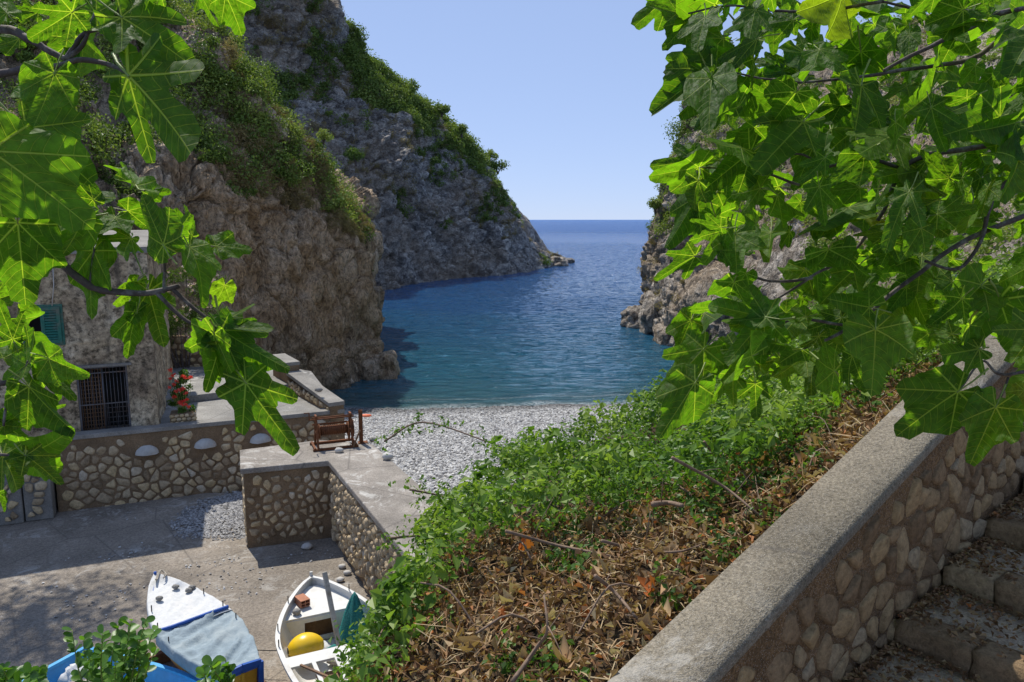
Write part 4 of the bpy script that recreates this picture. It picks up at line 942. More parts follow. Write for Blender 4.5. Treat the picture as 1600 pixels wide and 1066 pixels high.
# ================================================================== HILLSIDE with brambles and dry leaves
hs = [
 [xyz(-2.4, 3.2, 3.4), xyz(-2.2, 5.2, 3.4), xyz(-1.6, 7.5, 3.4), xyz(.2, 9.6, 3.3), xyz(2.2, 12.6, 2.9), xyz(5.0, 16, 2.5), xyz(9, 21, 2.0), xyz(16, 28, 1.6)],
 [xyz(-1.7, 3.6, 6.4), Y_(560, 1120, 5.0), Y_(640, 985, 6.6), Y_(725, 855, 8.0), Y_(850, 750, 9.8), Y_(1010, 690, 12), Y_(1120, 620, 15.5), Y_(1290, 520, 23)],
 [xyz(-.6, 3.0, 7.7), Y_(740, 1120, 4.1), Y_(840, 975, 5.2), Y_(900, 860, 6.6), Y_(1000, 765, 8.2), Y_(1140, 680, 10.2), Y_(1220, 600, 13.5), Y_(1380, 490, 20)],
 [xyz(.0, 3.1, 8.05), Y_(925, 1110, 3.5), Y_(1085, 950, 4.3), Y_(1210, 830, 5.0), Y_(1320, 730, 5.6), Y_(1420, 645, 6.2), Y_(1500, 575, 8.0), Y_(1600, 440, 14)],
 [xyz(.45, 3.0, 7.8), xyz(.75, 3.7, 8.0), xyz(1.5, 4.3, 8.25), xyz(2.2, 4.9, 8.5), xyz(2.9, 5.5, 8.75), xyz(3.7, 6.1, 9.0), xyz(5.4, 7.5, 9.6), Y_(1720, 400, 11)],
]
for rr, up in ((1, .14), (2, .28)):
    for cc in (2, 3): hs[rr][cc] = hs[rr][cc] + np.array([0, 0, up])
for cc in (1, 2, 3): hs[3][cc] = hs[3][cc] + np.array([-.10, .05, -.16])
hs[4][1] = hs[4][1] + np.array([0, 0, -.3])
HILL = Loft(hs, 300, 200)
HILL.displace(lambda P, u, v: .10 * fbm(P * 1.1, 4) * (v < 3.6), 1)
if HILL.N[100, 150, 2] < 0: HILL.N *= -1
tag(HILL.build('hillside', M['soil']), kind='structure')
def fg_veg():
    rg = np.random.default_rng(77)
    thr = lambda u: np.interp(u, [0, 1, 2, 3, 4, 5, 6, 7], [1.0, 1.35, 1.75, 2.5, 2.7, 2.95, 3.4, 3.6])
    g = lambda P, u, v, N: (v > .35) & (v < thr(u) + .45 * perlin(P * 1.1)) & (u > .2)
    P, N, u, v = HILL.sample(6200, g, rg)
    tn = np.clip(.30 + .35 * perlin(P * .9) + .35 * rg.random(len(P)), 0, .75)
    hgt = .10 + .25 * rg.random(len(P)) + .28 * (perlin(P * 1.1 + 4) + .35)
    far = np.clip((P[:, 1] - 5) / 10, 0, 1)
    foliage('bramble_patch', P + [0, 0, 1] * hgt[:, None], .12 + .12 * rg.random(len(P)) + .12 * far, 24, .055, M['bramble'], tn, 'green bramble thicket covering the slope above the beach', 'brambles', 'stuff', rng=rg, asp=.62, up=.7)
    k = rg.random(len(P)) < .22
    foliage('broad_leaved_weeds', P[k] + [0, 0, 1] * (hgt[k] + .10)[:, None], .16, 11, .105, M['bramble'], tn[k] + .2, 'broader light green weeds rising through the bramble thicket', 'weeds', 'stuff', rng=rg, asp=.7, up=.8)
    g2 = lambda P, u, v, N: (v > 2) & (v < 3.05) & (u > .5) & (perlin(P * 1.3 + 9) > .16)
    P, N, u, v = HILL.sample(1000, g2, rg)
    foliage('ground_ivy', P + [0, 0, .08], .13, 15, .05, M['bramble'], rg.random(len(P)) * .5, 'green ivy sprigs coming up through the dry leaves by the stair wall', 'ivy', 'stuff', rng=rg, asp=.7, up=.7)
    # dry litter
    b = lambda P, u, v, N: (v > thr(u) - .55 + .4 * perlin(P * 1.1 + 3)) & (v < 3.12)
    P, N, u, v = HILL.sample(34000, b, rg)
    P = P + rg.normal(size=P.shape) * [.02, .02, .04] + [0, 0, .05]
    NN = N + rg.normal(size=N.shape) * .75; NN /= np.linalg.norm(NN, axis=1)[:, None]
    V, F, T = leaves_mesh(P, NN, .028 + .07 * rg.random(len(P)) ** 2, np.clip(rg.random(len(P)) ** 1.1, 0, 1), .5, .7, rg)
    tag(mesh_np('dry_leaf_litter', V, F, M['litter'], False, attrs={'tint': T}), 'brown dry leaves and stalks heaped on the slope beside the stair wall', 'dry leaves', kind='stuff')
    # straw stalks
    P, N, u, v = HILL.sample(2600, b, rg); d = rg.normal(size=P.shape) * [1, 1, .35]; d /= np.linalg.norm(d, axis=1)[:, None]
    L = .06 + .14 * rg.random((len(P), 1)); sd = np.cross(d, N); sd /= np.linalg.norm(sd, axis=1)[:, None] + 1e-9; P = P + [0, 0, .07]
    w_ = .0032; V = np.stack([P - d * L - sd * w_, P - d * L + sd * w_, P + d * L * .2 + sd * w_ + N * .03, P + d * L + N * .0, P + d * L * .2 - sd * w_ + N * .03], 1).reshape(-1, 3)
    k = np.arange(len(P)) * 5; F = [np.stack([k, k + 1, k + 2, k + 4], 1), np.stack([k + 4, k + 2, k + 3], 1)]
    tag(mesh_np('dry_stalks', V, F, M['litter'], False, attrs={'tint': np.repeat(.45 + .45 * rg.random(len(P)), 5)}), 'thin straw coloured stalks tangled over the dry leaves', 'dry stalks', kind='stuff')
    # large dead curled leaves
    P, N, u, v = HILL.sample(260, b, rg); mb = []
    V, F, T = [], [], []
    for i in range(len(P)):
        n = N[i] + rg.normal(size=3) * .5; n /= np.linalg.norm(n); t = np.cross(n, rg.normal(size=3)); t /= np.linalg.norm(t); bb = np.cross(n, t); s = rg.uniform(.045, .095); base = len(V)
        for a in range(5):
            for c in range(4):
                x = (a / 4 - .5) * s * 1.4; y = (c / 3 - .5) * s * (1 - abs(a / 4 - .5) * 1.1); z = 2.2 * y * y / s * 3 + .4 * x * x / s + rg.normal() * .006
                V.append(P[i] + t * x + bb * y + n * (z + .07)); T.append(.35 + .5 * ((i * 37) % 100) / 100 if i % 7 else 1.)
        F += [(base + a * 4 + c, base + a * 4 + c + 1, base + a * 4 + c + 5, base + a * 4 + c + 4) for a in range(4) for c in range(3)]
    tag(mesh_np('curled_leaves', np.array(V), np.array(F), M['litter'], True, attrs={'tint': T}), 'large curled dead leaves lying on the litter slope', 'dry leaves', kind='stuff')
    # fallen branches: each one a thing
    BR = [([(1010, 525 + 230), (1060, 760), (1110, 800), (1180, 828)], 6.4, 'curved bare branch arching over the dry leaves, nearest the wall top'),
          ([(790, 830), (870, 852), (950, 868), (1030, 890), (1110, 905)], 5.6, 'long thin brown branch lying across the bramble edge'),
          ([(1020, 788), (1045, 786), (1066, 790)], 5.6, 'short pale thick branch end sticking out of the brambles'),
          ([(1100, 690), (1120, 730), (1095, 770), (1070, 800)], 7.2, 'forked grey branch standing in the dark gap of the brambles'),
          ([(940, 845), (1000, 860), (1060, 862), (1100, 850)], 5.4, 'brown branch curving towards the stair wall'),
          ([(930, 900), (960, 925), (990, 960), (1010, 985)], 4.7, 'thin grey twig running down the dry leaf heap'),
          ([(800, 1066), (840, 1010), (855, 985), (850, 930)], 4.3, 'upright pale stalk leaning over the dry leaf heap'),
          ([(715, 950), (730, 905), (733, 870)], 6.0, 'pale stalk rising at the left of the dry leaf heap'),
          ([(1050, 715), (1130, 760), (1180, 800), (1240, 850)], 5.7, 'reddish cane running down beside the parapet'),
          ([(600, 690), (660, 660), (760, 690), (830, 720)], 9.3, 'arching bramble cane reaching out over the beach'),
          ([(640, 765), (690, 775), (740, 790), (800, 810)], 8.3, 'bramble cane reaching over the pier top'),
          ([(610, 841), (660, 838), (720, 850)], 7.4, 'lower bramble cane reaching over the pier top')]
    for i, (pts, d, lab) in enumerate(BR):
        pts = curve([atd(p[0], p[1], d + .15 * math.sin(k * 2.1)) for k, p in enumerate(pts)], 6)
        mb = MB(); r = np.linspace(.014, .006, len(pts)) if i != 2 else np.linspace(.022, .015, len(pts)); mb.tube(pts, list(r), 6)
        for k in range(3, len(pts) - 2, 5):
            dv = rg.normal(size=3) * .12; mb.tube([pts[k], pts[k] + dv * .5 + [0, 0, .03], pts[k] + dv + [0, 0, .05]], [.005, .004, .002], 4)
        tag(mb.build('fallen_branch' if i < 9 else 'bramble_cane', M['twig'], None, True), lab, 'branch')
        if i >= 9:
            Cn = np.array([p + rg.normal(size=3) * .07 for p in pts for _ in range(3)])
            foliage('cane_leaves', Cn, .06, 5, .055, M['bramble'], .3 + .4 * rg.random(len(Cn)), 'leaves along a bramble cane, ' + lab.split(' ', 2)[2], 'brambles', 'stuff', rng=rg)
    # tangle of thin canes and twigs
    mb = MB(); gg = lambda P, u, v, N: (v > .8) & (v < 3) & (u > .5)
    P, N, u, v = HILL.sample(230, gg, rg)
    for i in range(len(P)):
        d = rg.normal(size=3) * [1, 1, .25]; d /= np.linalg.norm(d); L = rg.uniform(.2, .7); s = rg.normal(size=3) * .12
        q = [P[i] - d * L / 2 + [0, 0, .06], P[i] + s * .6 + [0, 0, .16 + .12 * rg.random()], P[i] + d * L / 2 + s + [0, 0, .10]]
        mb.tube(curve(q, 3), [.006 * rg.uniform(.6, 1.5)] * 7, 4, cap=False)
    tag(mb.build('twig_tangle', M['twig'], None, True), 'tangle of thin dead twigs and canes through the slope vegetation', 'twigs', kind='stuff')
fg_veg()

# ================================================================== STAIR PARAPET AND STEPS
WA = np.array([.4965, 3.782, 8.549]); ang = .6807; WS = .3273; wd = .42
WD = np.array([math.cos(ang), math.sin(ang), 0]); WN = np.array([math.sin(ang), -math.cos(ang), 0])   # WN points to the steps
def wp(s, n, dz): return WA + WD * s + WN * n + np.array([0, 0, WS * s + dz])
par = empty('stair_parapet', wp(0, wd / 2, -1.2), 0, 'thick stair parapet with rubble face and sloping pebble dash cap', 'wall')
PL = np.array(par.location)
def cap_mesh():
    ss = np.arange(-1.6, 7.2, .06); prof = [(0, -.09), (-.01, -.03), (.012, 0), (.14, .008), (.28, .008), (wd - .012, 0), (wd + .012, -.03), (wd + .0, -.10)]
    V = []
    for s in ss:
        for k, (n, z) in enumerate(prof):
            p = wp(s, n, z); e = .012 * fbm(np.array([[s * 2.5, n * 4, z * 3 + 3]]), 4)[0]; V.append(p + np.array([0, 0, e]) + WN * e * .7 - PL)
    k = len(prof); F = [(i * k + j, (i + 1) * k + j, (i + 1) * k + j + 1, i * k + j + 1) for i in range(len(ss) - 1) for j in range(k - 1)]
    mesh_np('cap', V, np.array(F), M['cap'], True, parent=par)
cap_mesh()
mb = MB(); v = [wp(s, n, dz) - PL if dz > -.5 else (wp(s, n, 0) * [1, 1, 0] + [0, 0, 7.3 + .1 * s]) - PL for s in (-1.6, 7.15) for n, dz in ((.03, -1), (wd - .03, -1), (wd - .03, -.085), (.03, -.085))]
mb.add(v, [(0, 1, 2, 3), (7, 6, 5, 4), (0, 4, 5, 1), (1, 5, 6, 2), (2, 6, 7, 3), (3, 7, 4, 0)]); mb.build('wall_core', M['mortar2'], par)
OW = wp(0, wd - .03, 0)
slopeV = lambda u: -.13 + WS * u
stones(par, OW, WD, Z3, WN, lambda u, v: -1.5 < u < 6.8 and (-1.55 + WS * u) < v < slopeV(u) - .03, (-1.5, 6.8, -2.0, 2.2), .19, M['stone2'], .007, .024, 71, 1.2, 300, .48, (.84, 1.0), .1)
# steps
stp = empty('stone_steps', wp(1.7, wd, -1.3), 0, 'worn stone steps climbing beside the parapet, strewn with dead leaves', 'steps')
SL = np.array(stp.location)
def rough_box(a0, a1, n0, n1, z0, z1, sd, amp=.02, res=.05):
    """block between s=a0..a1, n=n0..n1 with uneven top and front"""
    na = max(3, int((a1 - a0) / res)); nn = max(3, int((n1 - n0) / res)); V = []; F = []
    S_ = np.linspace(a0, a1, na); N__ = np.linspace(n0, n1, nn)
    G_ = np.array([(s, n, z1) for s in S_ for n in N__]); e = amp * fbm(G_ * 5 + sd, 4); edge = np.array([(min(s - a0, a1 - s, n - n0, n1 - n) < 1e-6) for s, n, _ in G_])
    Zt = z1 + e - edge * .018
    pos = lambda s, n, z: WA * [1, 1, 0] + WD * s + WN * n + np.array([0, 0, z])
    fx = amp * 1.6 * fbm(G_ * 3.3 + sd + 9, 3)
    for i, (s, n, _) in enumerate(G_): V.append(pos(s + (fx[i] if s == S_[0] else 0), n, Zt[i]) - SL)
    F += [(i * nn + j, (i + 1) * nn + j, (i + 1) * nn + j + 1, i * nn + j + 1) for i in range(na - 1) for j in range(nn - 1)]
    # skirt: front with two subdivided rows
    ring = [(0, j) for j in range(nn)] + [(i, nn - 1) for i in range(1, na)] + [(na - 1, j) for j in range(nn - 2, -1, -1)] + [(i, 0) for i in range(na - 2, 0, -1)]
    prev = [i * nn + j for i, j in ring]; rows = 4; zb = z0
    for r in range(1, rows + 1):
        cur = []
        for (i, j), pv in zip(ring, prev):
            s, n, _ = G_[i * nn + j]; z = Zt[i * nn + j] + (zb - Zt[i * nn + j]) * r / rows
            q = amp * 1.5 * fbm(np.array([[s * 5, n * 5 + sd, z * 6]]), 3)[0]
            cur.append(len(V)); V.append(pos(s + (q - .006 * (r == 1) if i == 0 else 0), n + (q if j in (0, nn - 1) else 0) * .5, z) - SL)
        F += [(prev[k], prev[(k + 1) % len(ring)], cur[(k + 1) % len(ring)], cur[k]) for k in range(len(ring))]
        prev = cur
    return V, F
for k in range(-1, 8):
    s0 = 1.70 + .77 * k; z = 8.05 + .18 * k; rg = np.random.default_rng(200 + k)
    V, F = rough_box(s0 + .22, s0 + .80, wd + .005, wd + 3.4, z - .3, z - .008, k * 3.3, .012, .08)
    mesh_np('tread', V, np.array(F), M['step'], True, parent=stp)
    n = wd + .005
    while n < wd + 3.3:
        w_ = rg.uniform(.26, .5); V, F = rough_box(s0 + rg.uniform(-.015, .03), s0 + .235 + rg.uniform(0, .06), n, n + w_ - .012, z - .32, z + rg.uniform(-.004, .018), k * 7.1 + n, .016, .045)
        mesh_np('edge_stone', V, np.array(F), M['stone2'], True, parent=stp); n += w_
mb = MB(); mb.prism([tuple((WA + WD * a + WN * b)[:2]) for a, b in ((-3.5, wd), (1.3, wd), (1.3, wd + 4), (-3.5, wd + 4))], 7.2, 7.86); tag(mb.build('stair_landing', M['step']), kind='structure')
mb = MB(); mb.add([tuple((WA + WD * a + WN * b) * [1, 1, 0] + [0, 0, z]) for a, b, z in ((1.3, wd, 7.4), (8.5, wd, 9.1), (8.5, wd + 4, 9.1), (1.3, wd + 4, 7.4))], [(0, 3, 2, 1)]); tag(mb.build('stair_ground', M['soil']), kind='structure')
def stair_litter():
    rg = np.random.default_rng(31); n = 15000; s = rg.uniform(-.6, 6.5, n); t = wd + .02 + 2.6 * rg.random(n) ** 2.0
    k = np.floor((s - 1.70) / .77); z = np.where(s < .93, 7.87, 8.05 + .18 * k) ; fr = (s - 1.70) / .77 - k
    keep = (rg.random(n) < np.where(s < .93, .9, .35 + .6 * fr)) ; s, t, z = s[keep], t[keep], z[keep]
    P = WA * [1, 1, 0] + s[:, None] * WD + t[:, None] * WN; P[:, 2] = z + .022 + .012 * rg.random(len(z))
    N_ = np.array([0, 0, 1]) + rg.normal(size=P.shape) * .35; N_ /= np.linalg.norm(N_, axis=1)[:, None]
    V, F, T = leaves_mesh(P, N_, .02 + .045 * rg.random(len(P)) ** 1.5, np.clip(rg.random(len(P)) ** 1.3 * .75 + .25 * (rg.random(len(P)) > .9), 0, 1), .6, .5, rg)
    tag(mesh_np('fallen_leaves', V, F, M['litter'], False, attrs={'tint': T}), 'small brown fallen leaves scattered over the stone steps', 'fallen leaves', kind='stuff')
stair_litter()

# ================================================================== BOATS
def hullf(L, B, H, transom=.7, bow=.75):
    def b(t):
        t = max(t, 0.)
        return B / 2 * (math.sin(math.pi / 2 * min(1, t * 1.75)) ** bow if t < .58 else 1) * (1 - (1 - transom) * max(0, (t - .5) / .5) ** 2)
    def z(t): return H * (1 + .30 * max(0, 1 - t) ** 2.2 + .06 * max(0, t - .6) ** 2)
    def kz(t): return H * .55 * max(0, 1 - t / .12) ** 2
    return b, z, kz
def boat(name, label, bow, stern, z0, B, H, strakes, inner, rim, transom=.7, roll=0, th=.035):
    bow = np.array(bow[:2]); stern = np.array(stern[:2]); L = np.linalg.norm(stern - bow); d = (stern - bow) / L
    t_ = empty(name, (bow[0], bow[1], z0), math.atan2(d[1], d[0]), label, 'boat')
    bf, zf, kf = hullf(L, B, H, transom); nt_, ns = 34, 12; V = []; mi = []; F = []
    for i in range(nt_ + 1):
        t = i / nt_
        for j in range(-ns, ns + 1):
            s = abs(j) / ns; y = bf(t) * s ** .6; z = kf(t) + (zf(t) - kf(t)) * s ** 1.9; V.append((t * L + .12 * (1 - s) * (1 - t) ** 6, math.copysign(y, j), z))
    w_ = 2 * ns + 1
    for i in range(nt_):
        for j in range(2 * ns):
            F.append((i * w_ + j, i * w_ + j + 1, (i + 1) * w_ + j + 1, (i + 1) * w_ + j)); s = abs(j - ns + .5) / ns; h = s ** 1.9
            mi.append(next(k for k, (lim, _) in enumerate(strakes) if h <= lim))
    F2 = [tuple(nt_ * w_ + j for j in range(w_))]
    o = mesh_np('hull', V, [np.array(F), np.array(F2)], [M[m] for _, m in strakes], True, mi + [len(strakes) - 2 if len(strakes) > 1 else 0], parent=t_)
    # inner skin
    V = []; F = []
    for i in range(nt_ + 1):
        t = .02 + .975 * i / nt_
        for j in range(-ns, ns + 1):
            s = abs(j) / ns; y = max(bf(t) - th, 0) * s ** .5; z = max(kf(t) + .05 + (zf(t) - kf(t) - .06) * s ** 1.9, H * .22); V.append((t * L, math.copysign(y, j), z))
    for i in range(nt_):
        for j in range(2 * ns): F.append((i * w_ + j, (i + 1) * w_ + j, (i + 1) * w_ + j + 1, i * w_ + j + 1))
    F2 = [tuple(nt_ * w_ + j for j in range(w_))][0]
    mesh_np('inner_hull', V, [np.array(F), np.array([F2[::-1]])], M[inner], True, parent=t_)
    # gunwale
    for sd in (-1, 1):
        mb = MB(); pts = [(t * L, sd * (bf(t) - .012), zf(t) + .012) for t in np.linspace(.0, 1, 30)]; n = len(pts); v = []
        for p in pts: v += [(p[0], p[1] - .045 * sd, p[2] - .02), (p[0], p[1] - .045 * sd, p[2] + .022), (p[0], p[1] + .03 * sd, p[2] + .022), (p[0], p[1] + .03 * sd, p[2] - .02)]
        f = [(i * 4 + a, i * 4 + (a + 1) % 4, (i + 1) * 4 + (a + 1) % 4, (i + 1) * 4 + a) for i in range(n - 1) for a in range(4)]
        mb.add(v, f); mb.build('gunwale', M[rim], t_)
    mb = MB(); mb.beam((L - .02, -bf(1), zf(1) + .015), (L - .02, bf(1), zf(1) + .015), .07, .05); mb.build('transom_rail', M[rim], t_)
    mb = MB(); mb.tube([(0.10, 0, kf(0) * .7), (0.0, 0, zf(0) * .8), (-.03, 0, zf(0) + .10)], .03, 6); mb.build('stem_post', M[rim], t_)
    return t_, L, bf, zf
def pins(t_, L, bf, zf, ts, sides=(-1, 1)):
    for t in ts:
        for s in sides: MB().tube([(t * L, s * (bf(t) - .02), zf(t) - .02), (t * L + .01, s * (bf(t) - .02), zf(t) + .16)], .010, 5).build('thole_pin', M['pin'], t_)

# boat 1
g1 = atz(243, 893, 4.75); g2 = atz(378, 1052, 4.42)
b1, L, bf, zf = boat('rowing_boat', 'covered rowing boat with yellow, red and blue hull, white sheet and pale blue tarpaulin', g1, g2, 3.72, 1.14, .70, [(.30, 'red'), (.42, 'red'), (.74, 'yellow'), (1.01, 'blue')], 'white', 'blue', .42)
def cover(name, t0, t1, mat, hang, sag, wr, seed, nx=46, ny=36, lift=.03):
    V = []; 
    ts = np.linspace(t0, t1, nx); ss = np.linspace(-1, 1, ny)
    for t in ts:
        for s in ss:
            e = abs(s); k = .86
            if e < k: y = (bf(t) + .03) * e / k; z = zf(t) + lift + .03 - sag * (1 - (e / k) ** 2) * min(1, (t1 - t0) * 4 * min(t - t0 + .04, t1 - t + .04) / (t1 - t0) * 2.2)
            else: q = (e - k) / (1 - k); y = bf(t) + .03 + .02 * q - hang * q * .25 * (hang > .2); z = zf(t) + lift + .03 - hang * q * (1 + .15 * math.sin(t * 9 + s))
            V.append([t * L, math.copysign(y, s), z])
    V = np.array(V); P = V * [1, 1, 1]
    a = math.radians(35); Q = np.c_[(P[:, 0] * math.cos(a) + P[:, 1] * math.sin(a)) * 4.5, (-P[:, 0] * math.sin(a) + P[:, 1] * math.cos(a)) * 1.1, P[:, 2] * 2 + seed]
    h = wr * ridged(Q * .75, 2, .45) + wr * .12 * fbm(P * 6 + seed, 3); edge = np.tile(np.clip(1.25 - np.abs(ss) ** 2 * 1.1, .15, 1), nx); h = h * edge; V[:, 2] += h; V[:, 1] += np.where(np.abs(V[:, 1]) > .2, np.sign(V[:, 1]) * np.abs(h) * .6, 0)
    F = [(i * ny + j, (i + 1) * ny + j, (i + 1) * ny + j + 1, i * ny + j + 1) for i in range(nx - 1) for j in range(ny - 1)]
    o = mesh_np(name, V, np.array(F), M[mat], True, parent=None); 
    o.location = b1.location; o.rotation_euler = b1.rotation_euler; s_ = o.modifiers.new('solid', 'SOLIDIFY'); s_.thickness = .006
    return o
tag(cover('white_sheet', -.01, .52, 'whitecloth', .10, .05, .022, 3), 'white sheet stretched over the bow half of the covered boat', 'sheet')
tag(cover('blue_tarpaulin', .50, 1.0, 'bluecloth', .20, .14, .08, 8, lift=.045), 'pale blue wrinkled tarpaulin draped over the stern half of the covered boat', 'tarpaulin')
pins(b1, L, bf, zf, (.3, .46, .6), (-1, 1))
def onboat(b, x, y, z): 
    c, s = math.cos(b.rotation_euler[2]), math.sin(b.rotation_euler[2]); return (b.location[0] + x * c - y * s, b.location[1] + x * s + y * c, b.location[2] + z)
for i, (x, y, lab) in enumerate([(.62, .12, 'left grey stone weighing down the white sheet near the bow'), (.80, .34, 'middle grey stone on the white sheet'), (.86, .26, 'small stone touching the middle one on the white sheet'), (.82, -.22, 'grey stone alone near the left edge of the white sheet')]):
    o = MB().blob((0, 0, 0), (.065, .05, .04), 0, i + 20, .2, 10).build('ballast_stone', M['coping'], None, True); o.location = onboat(b1, x, y, zf(x / L) + .085); tag(o, lab, 'stone')
mb = MB(); pts = [onboat(b1, .12 + .16 * math.cos(a * 1.3), .03 + .12 * math.sin(a), zf(.05) + .10 + .02 * math.sin(a * 3)) for a in np.linspace(0, 9, 40)]; mb.tube(pts, .014, 6); tag(mb.build('mooring_rope', M['rope'], None, True), 'grey rope coiled at the bow of the covered boat', 'rope')
mb = MB(); pts = [onboat(b1, t * L, s, zf(t) + .10) for t, s in ((.5, -bf(.5)), (.505, -.3), (.5, .2), (.5, .45), (.5, bf(.5)))]; mb.tube(curve(pts, 6), .032, 8); tag(mb.build('rolled_cloth', M['blue'], None, True), 'rolled blue cloth lying across the boat where the two covers meet', 'cloth')
mb = MB()
pts = [(L + .0, -bf(1) - .03, .2), (L + .0, -bf(1) - .05, zf(1) + .06), (L + .02, 0, zf(1) + .1), (L, bf(1) + .05, zf(1) + .06), (L, bf(1) + .03, .2)]
for a, b in zip(pts[:-1], pts[1:]): mb.beam(a, b, .05, .08)
mb.build('stern_frame', M['blue'], b1)
MB().beam((L + .02, 0, 0.0), (L + .02, 0, zf(1)), .04, .05).build('stern_post', M['yellow'], b1)
ck = empty('boat_cradle', (b1.location[0], b1.location[1], 3.5), b1.rotation_euler[2], 'wooden props holding up the covered rowing boat', 'cradle')
for x in (.9, L - .7):
    MB().box((x, 0, .10), (.12, 1.3, .2)).build('sleeper', M['wood'], ck, bevel=.01)
    for s in (-.55, .55): MB().beam((x, s, .18), (x, s * 1.05, .52), .08, .06).build('prop', M['wood'], ck, bevel=.008)

# boat 2
g1 = atz(487, 908, 4.45); g2 = atz(560, 1092, 4.2)
b2, L, bf, zf = boat('white_boat', 'open white rowing boat with a yellow buoy and mast pole inside', g1, g2, 3.66, 1.78, .66, [(1.01, 'white')], 'white', 'white', .78)
pins(b2, L, bf, zf, (.2, .42, .55), (-1, 1))
def panel(name, x0, x1, z, inset, mat, parent, thk=.03, n=8):
    v = []; xs = np.linspace(x0, x1, n)
    for dz in (0, -thk):
        for x in xs: v += [(x, -bf(x / L) + inset, z(x) + dz), (x, bf(x / L) - inset, z(x) + dz)]
    f = [(2 * i, 2 * i + 2, 2 * i + 3, 2 * i + 1)[::-1] for i in range(n - 1)]; m = 2 * n
    f += [(m + 2 * i, m + 2 * i + 1, m + 2 * i + 3, m + 2 * i + 2)[::-1] for i in range(n - 1)] + [(0, 1, m + 1, m)[::-1], (2 * n - 2, 2 * n - 1, m + 2 * n - 1, m + 2 * n - 2)]
    return MB().add(v, f).build(name, M[mat], parent)
dz_ = lambda x: zf(x / L) - .10
panel('foredeck', .10, 1.0, dz_, .05, 'white', b2)
x = 1.0; hb = bf(x / L) - .06; zt = dz_(x) - .03; zb = .17
mb = MB(); 
for (y0, y1, a, b) in ((-hb, -.32, zb, zt), (.22, hb, zb, zt), (-.32, .22, zt - .08, zt), (-.32, .22, zb, zb + .08)): mb.box((x, (y0 + y1) / 2, (a + b) / 2), (.03, y1 - y0, b - a))
mb.build('bulkhead', M['white'], b2)
MB().box((x - .16, -.05, (zb + zt) / 2), (.02, .56, zt - zb)).build('locker_back', M['wood'], b2)
tw_ = lambda x: zf(x / L) - .09
panel('thwart', 2.05, 2.33, tw_, .05, 'white', b2, .04, 4)
panel('aft_deck', 2.95, L - .05, tw_, .05, 'white', b2, .03, 6)
mb = MB(); mb.beam((2.33, -.42, tw_(2.4) + .0), (2.95, -.40, tw_(2.9)), .06, .03); mb.beam((2.33, .05, tw_(2.4)), (2.95, .05, tw_(2.9)), .3, .03); mb.build('locker_lid', M['white'], b2)
MB().box((2.6, -.2, tw_(2.6) - .2), (.5, .4, .02)).build('locker_floor', M['wood'], b2)
MB().beam((2.36, -.62, tw_(2.5) + .03), (2.98, -.22, tw_(2.9) + .04), .035, .025).build('batten', M['wood'], b2)
P = onboat(b2, 1.62, -.42, .46); by = empty('mooring_buoy', P, R(25), 'yellow plastic buoy lying in the white boat', 'buoy')
mb = MB(); n = 20; m = 14; v = []
for i in range(m + 1):
    t = i / m; xx = -.27 + .56 * t; r = .225 * math.sin(math.pi * (.04 + .92 * t)) ** .55
    for j in range(n): a = 2 * math.pi * j / n; v.append((xx, r * math.cos(a), r * math.sin(a)))
f = [(i * n + j, i * n + (j + 1) % n, (i + 1) * n + (j + 1) % n, (i + 1) * n + j) for i in range(m) for j in range(n)] + [tuple(range(n))[::-1], tuple(m * n + j for j in range(n))]
mb.add(v, f); mb.build('float', M['buoy'], by, True)
MB().tube([(-.285, 0, 0), (-.25, 0, 0)], .05, 12).build('plug', M['pin'], by, True)
a = np.array(onboat(b2, 2.10, .12, tw_(2.1))); b = np.array(atd(508, 893, 13.2)); b = a + (b - a) * 1.0
P0 = Vector(onboat(b2, 2.0, .10, .2)); top = Vector(aty(507, 894, P0[1] + .55)); mb = MB(); mb.beam(P0, top, .075, .06); o = mb.build('mast_pole', M['greywood'], None, bevel=.008); tag(o, 'weathered grey mast pole standing up from the white boat', 'pole')
def drape(name, c, r, h, mat, label, cat, seed, lean=(0, 0), parent=None):
    n, m = 30, 14; v = []
    for i in range(m + 1):
        t = i / m
        for j in range(n):
            a = 2 * math.pi * j / n; rr = r * (1 - t) ** .75 * (1 + .16 * math.sin(a * 6 + seed + 3 * t) + .1 * math.sin(a * 11 + seed * 2)) + .012
            v.append((rr * math.cos(a) + lean[0] * t, rr * math.sin(a) * .8 + lean[1] * t, h * t))
    f = [(i * n + j, i * n + (j + 1) % n, (i + 1) * n + (j + 1) % n, (i + 1) * n + j) for i in range(m) for j in range(n)] + [tuple(m * n + j for j in range(n))]
    o = MB().add(v, f).build(name, M[mat], parent, True); o.location = c; return tag(o, label, cat)
drape('net_bundle', onboat(b2, 1.35, .42, .18), .27, .85, 'net', 'dark green net gathered into a peak in the white boat', 'net', 3, (.02, .15))
drape('net_heap', onboat(b2, 1.55, .08, .17), .24, .17, 'net', 'low heap of green net beside the yellow buoy', 'net', 5)
o = MB().blob((0, 0, 0), (.2, .16, .09), 0, 6, .3, 12).build('white_rag', M['whitecloth'], None, True); o.location = onboat(b2, 1.35, -.15, .24); tag(o, 'crumpled white rag between the bulkhead and the yellow buoy', 'rag')
o = MB().blob((0, 0, 0), (.18, .12, .07), 0, 7, .35, 12).build('pale_rag', M['rope'], None, True); o.location = onboat(b2, 1.85, .05, .24); tag(o, 'crumpled beige rag under the mast pole in the white boat', 'rag')
bz = dz_(.6)
br = empty('hollow_brick', onboat(b2, .62, -.28, dz_(.6) + .07), R(-50), 'red hollow brick on the foredeck of the white boat', 'brick')
mb = MB()
for z in (-.055, 0, .055): mb.box((0, 0, z), (.26, .17, .014))
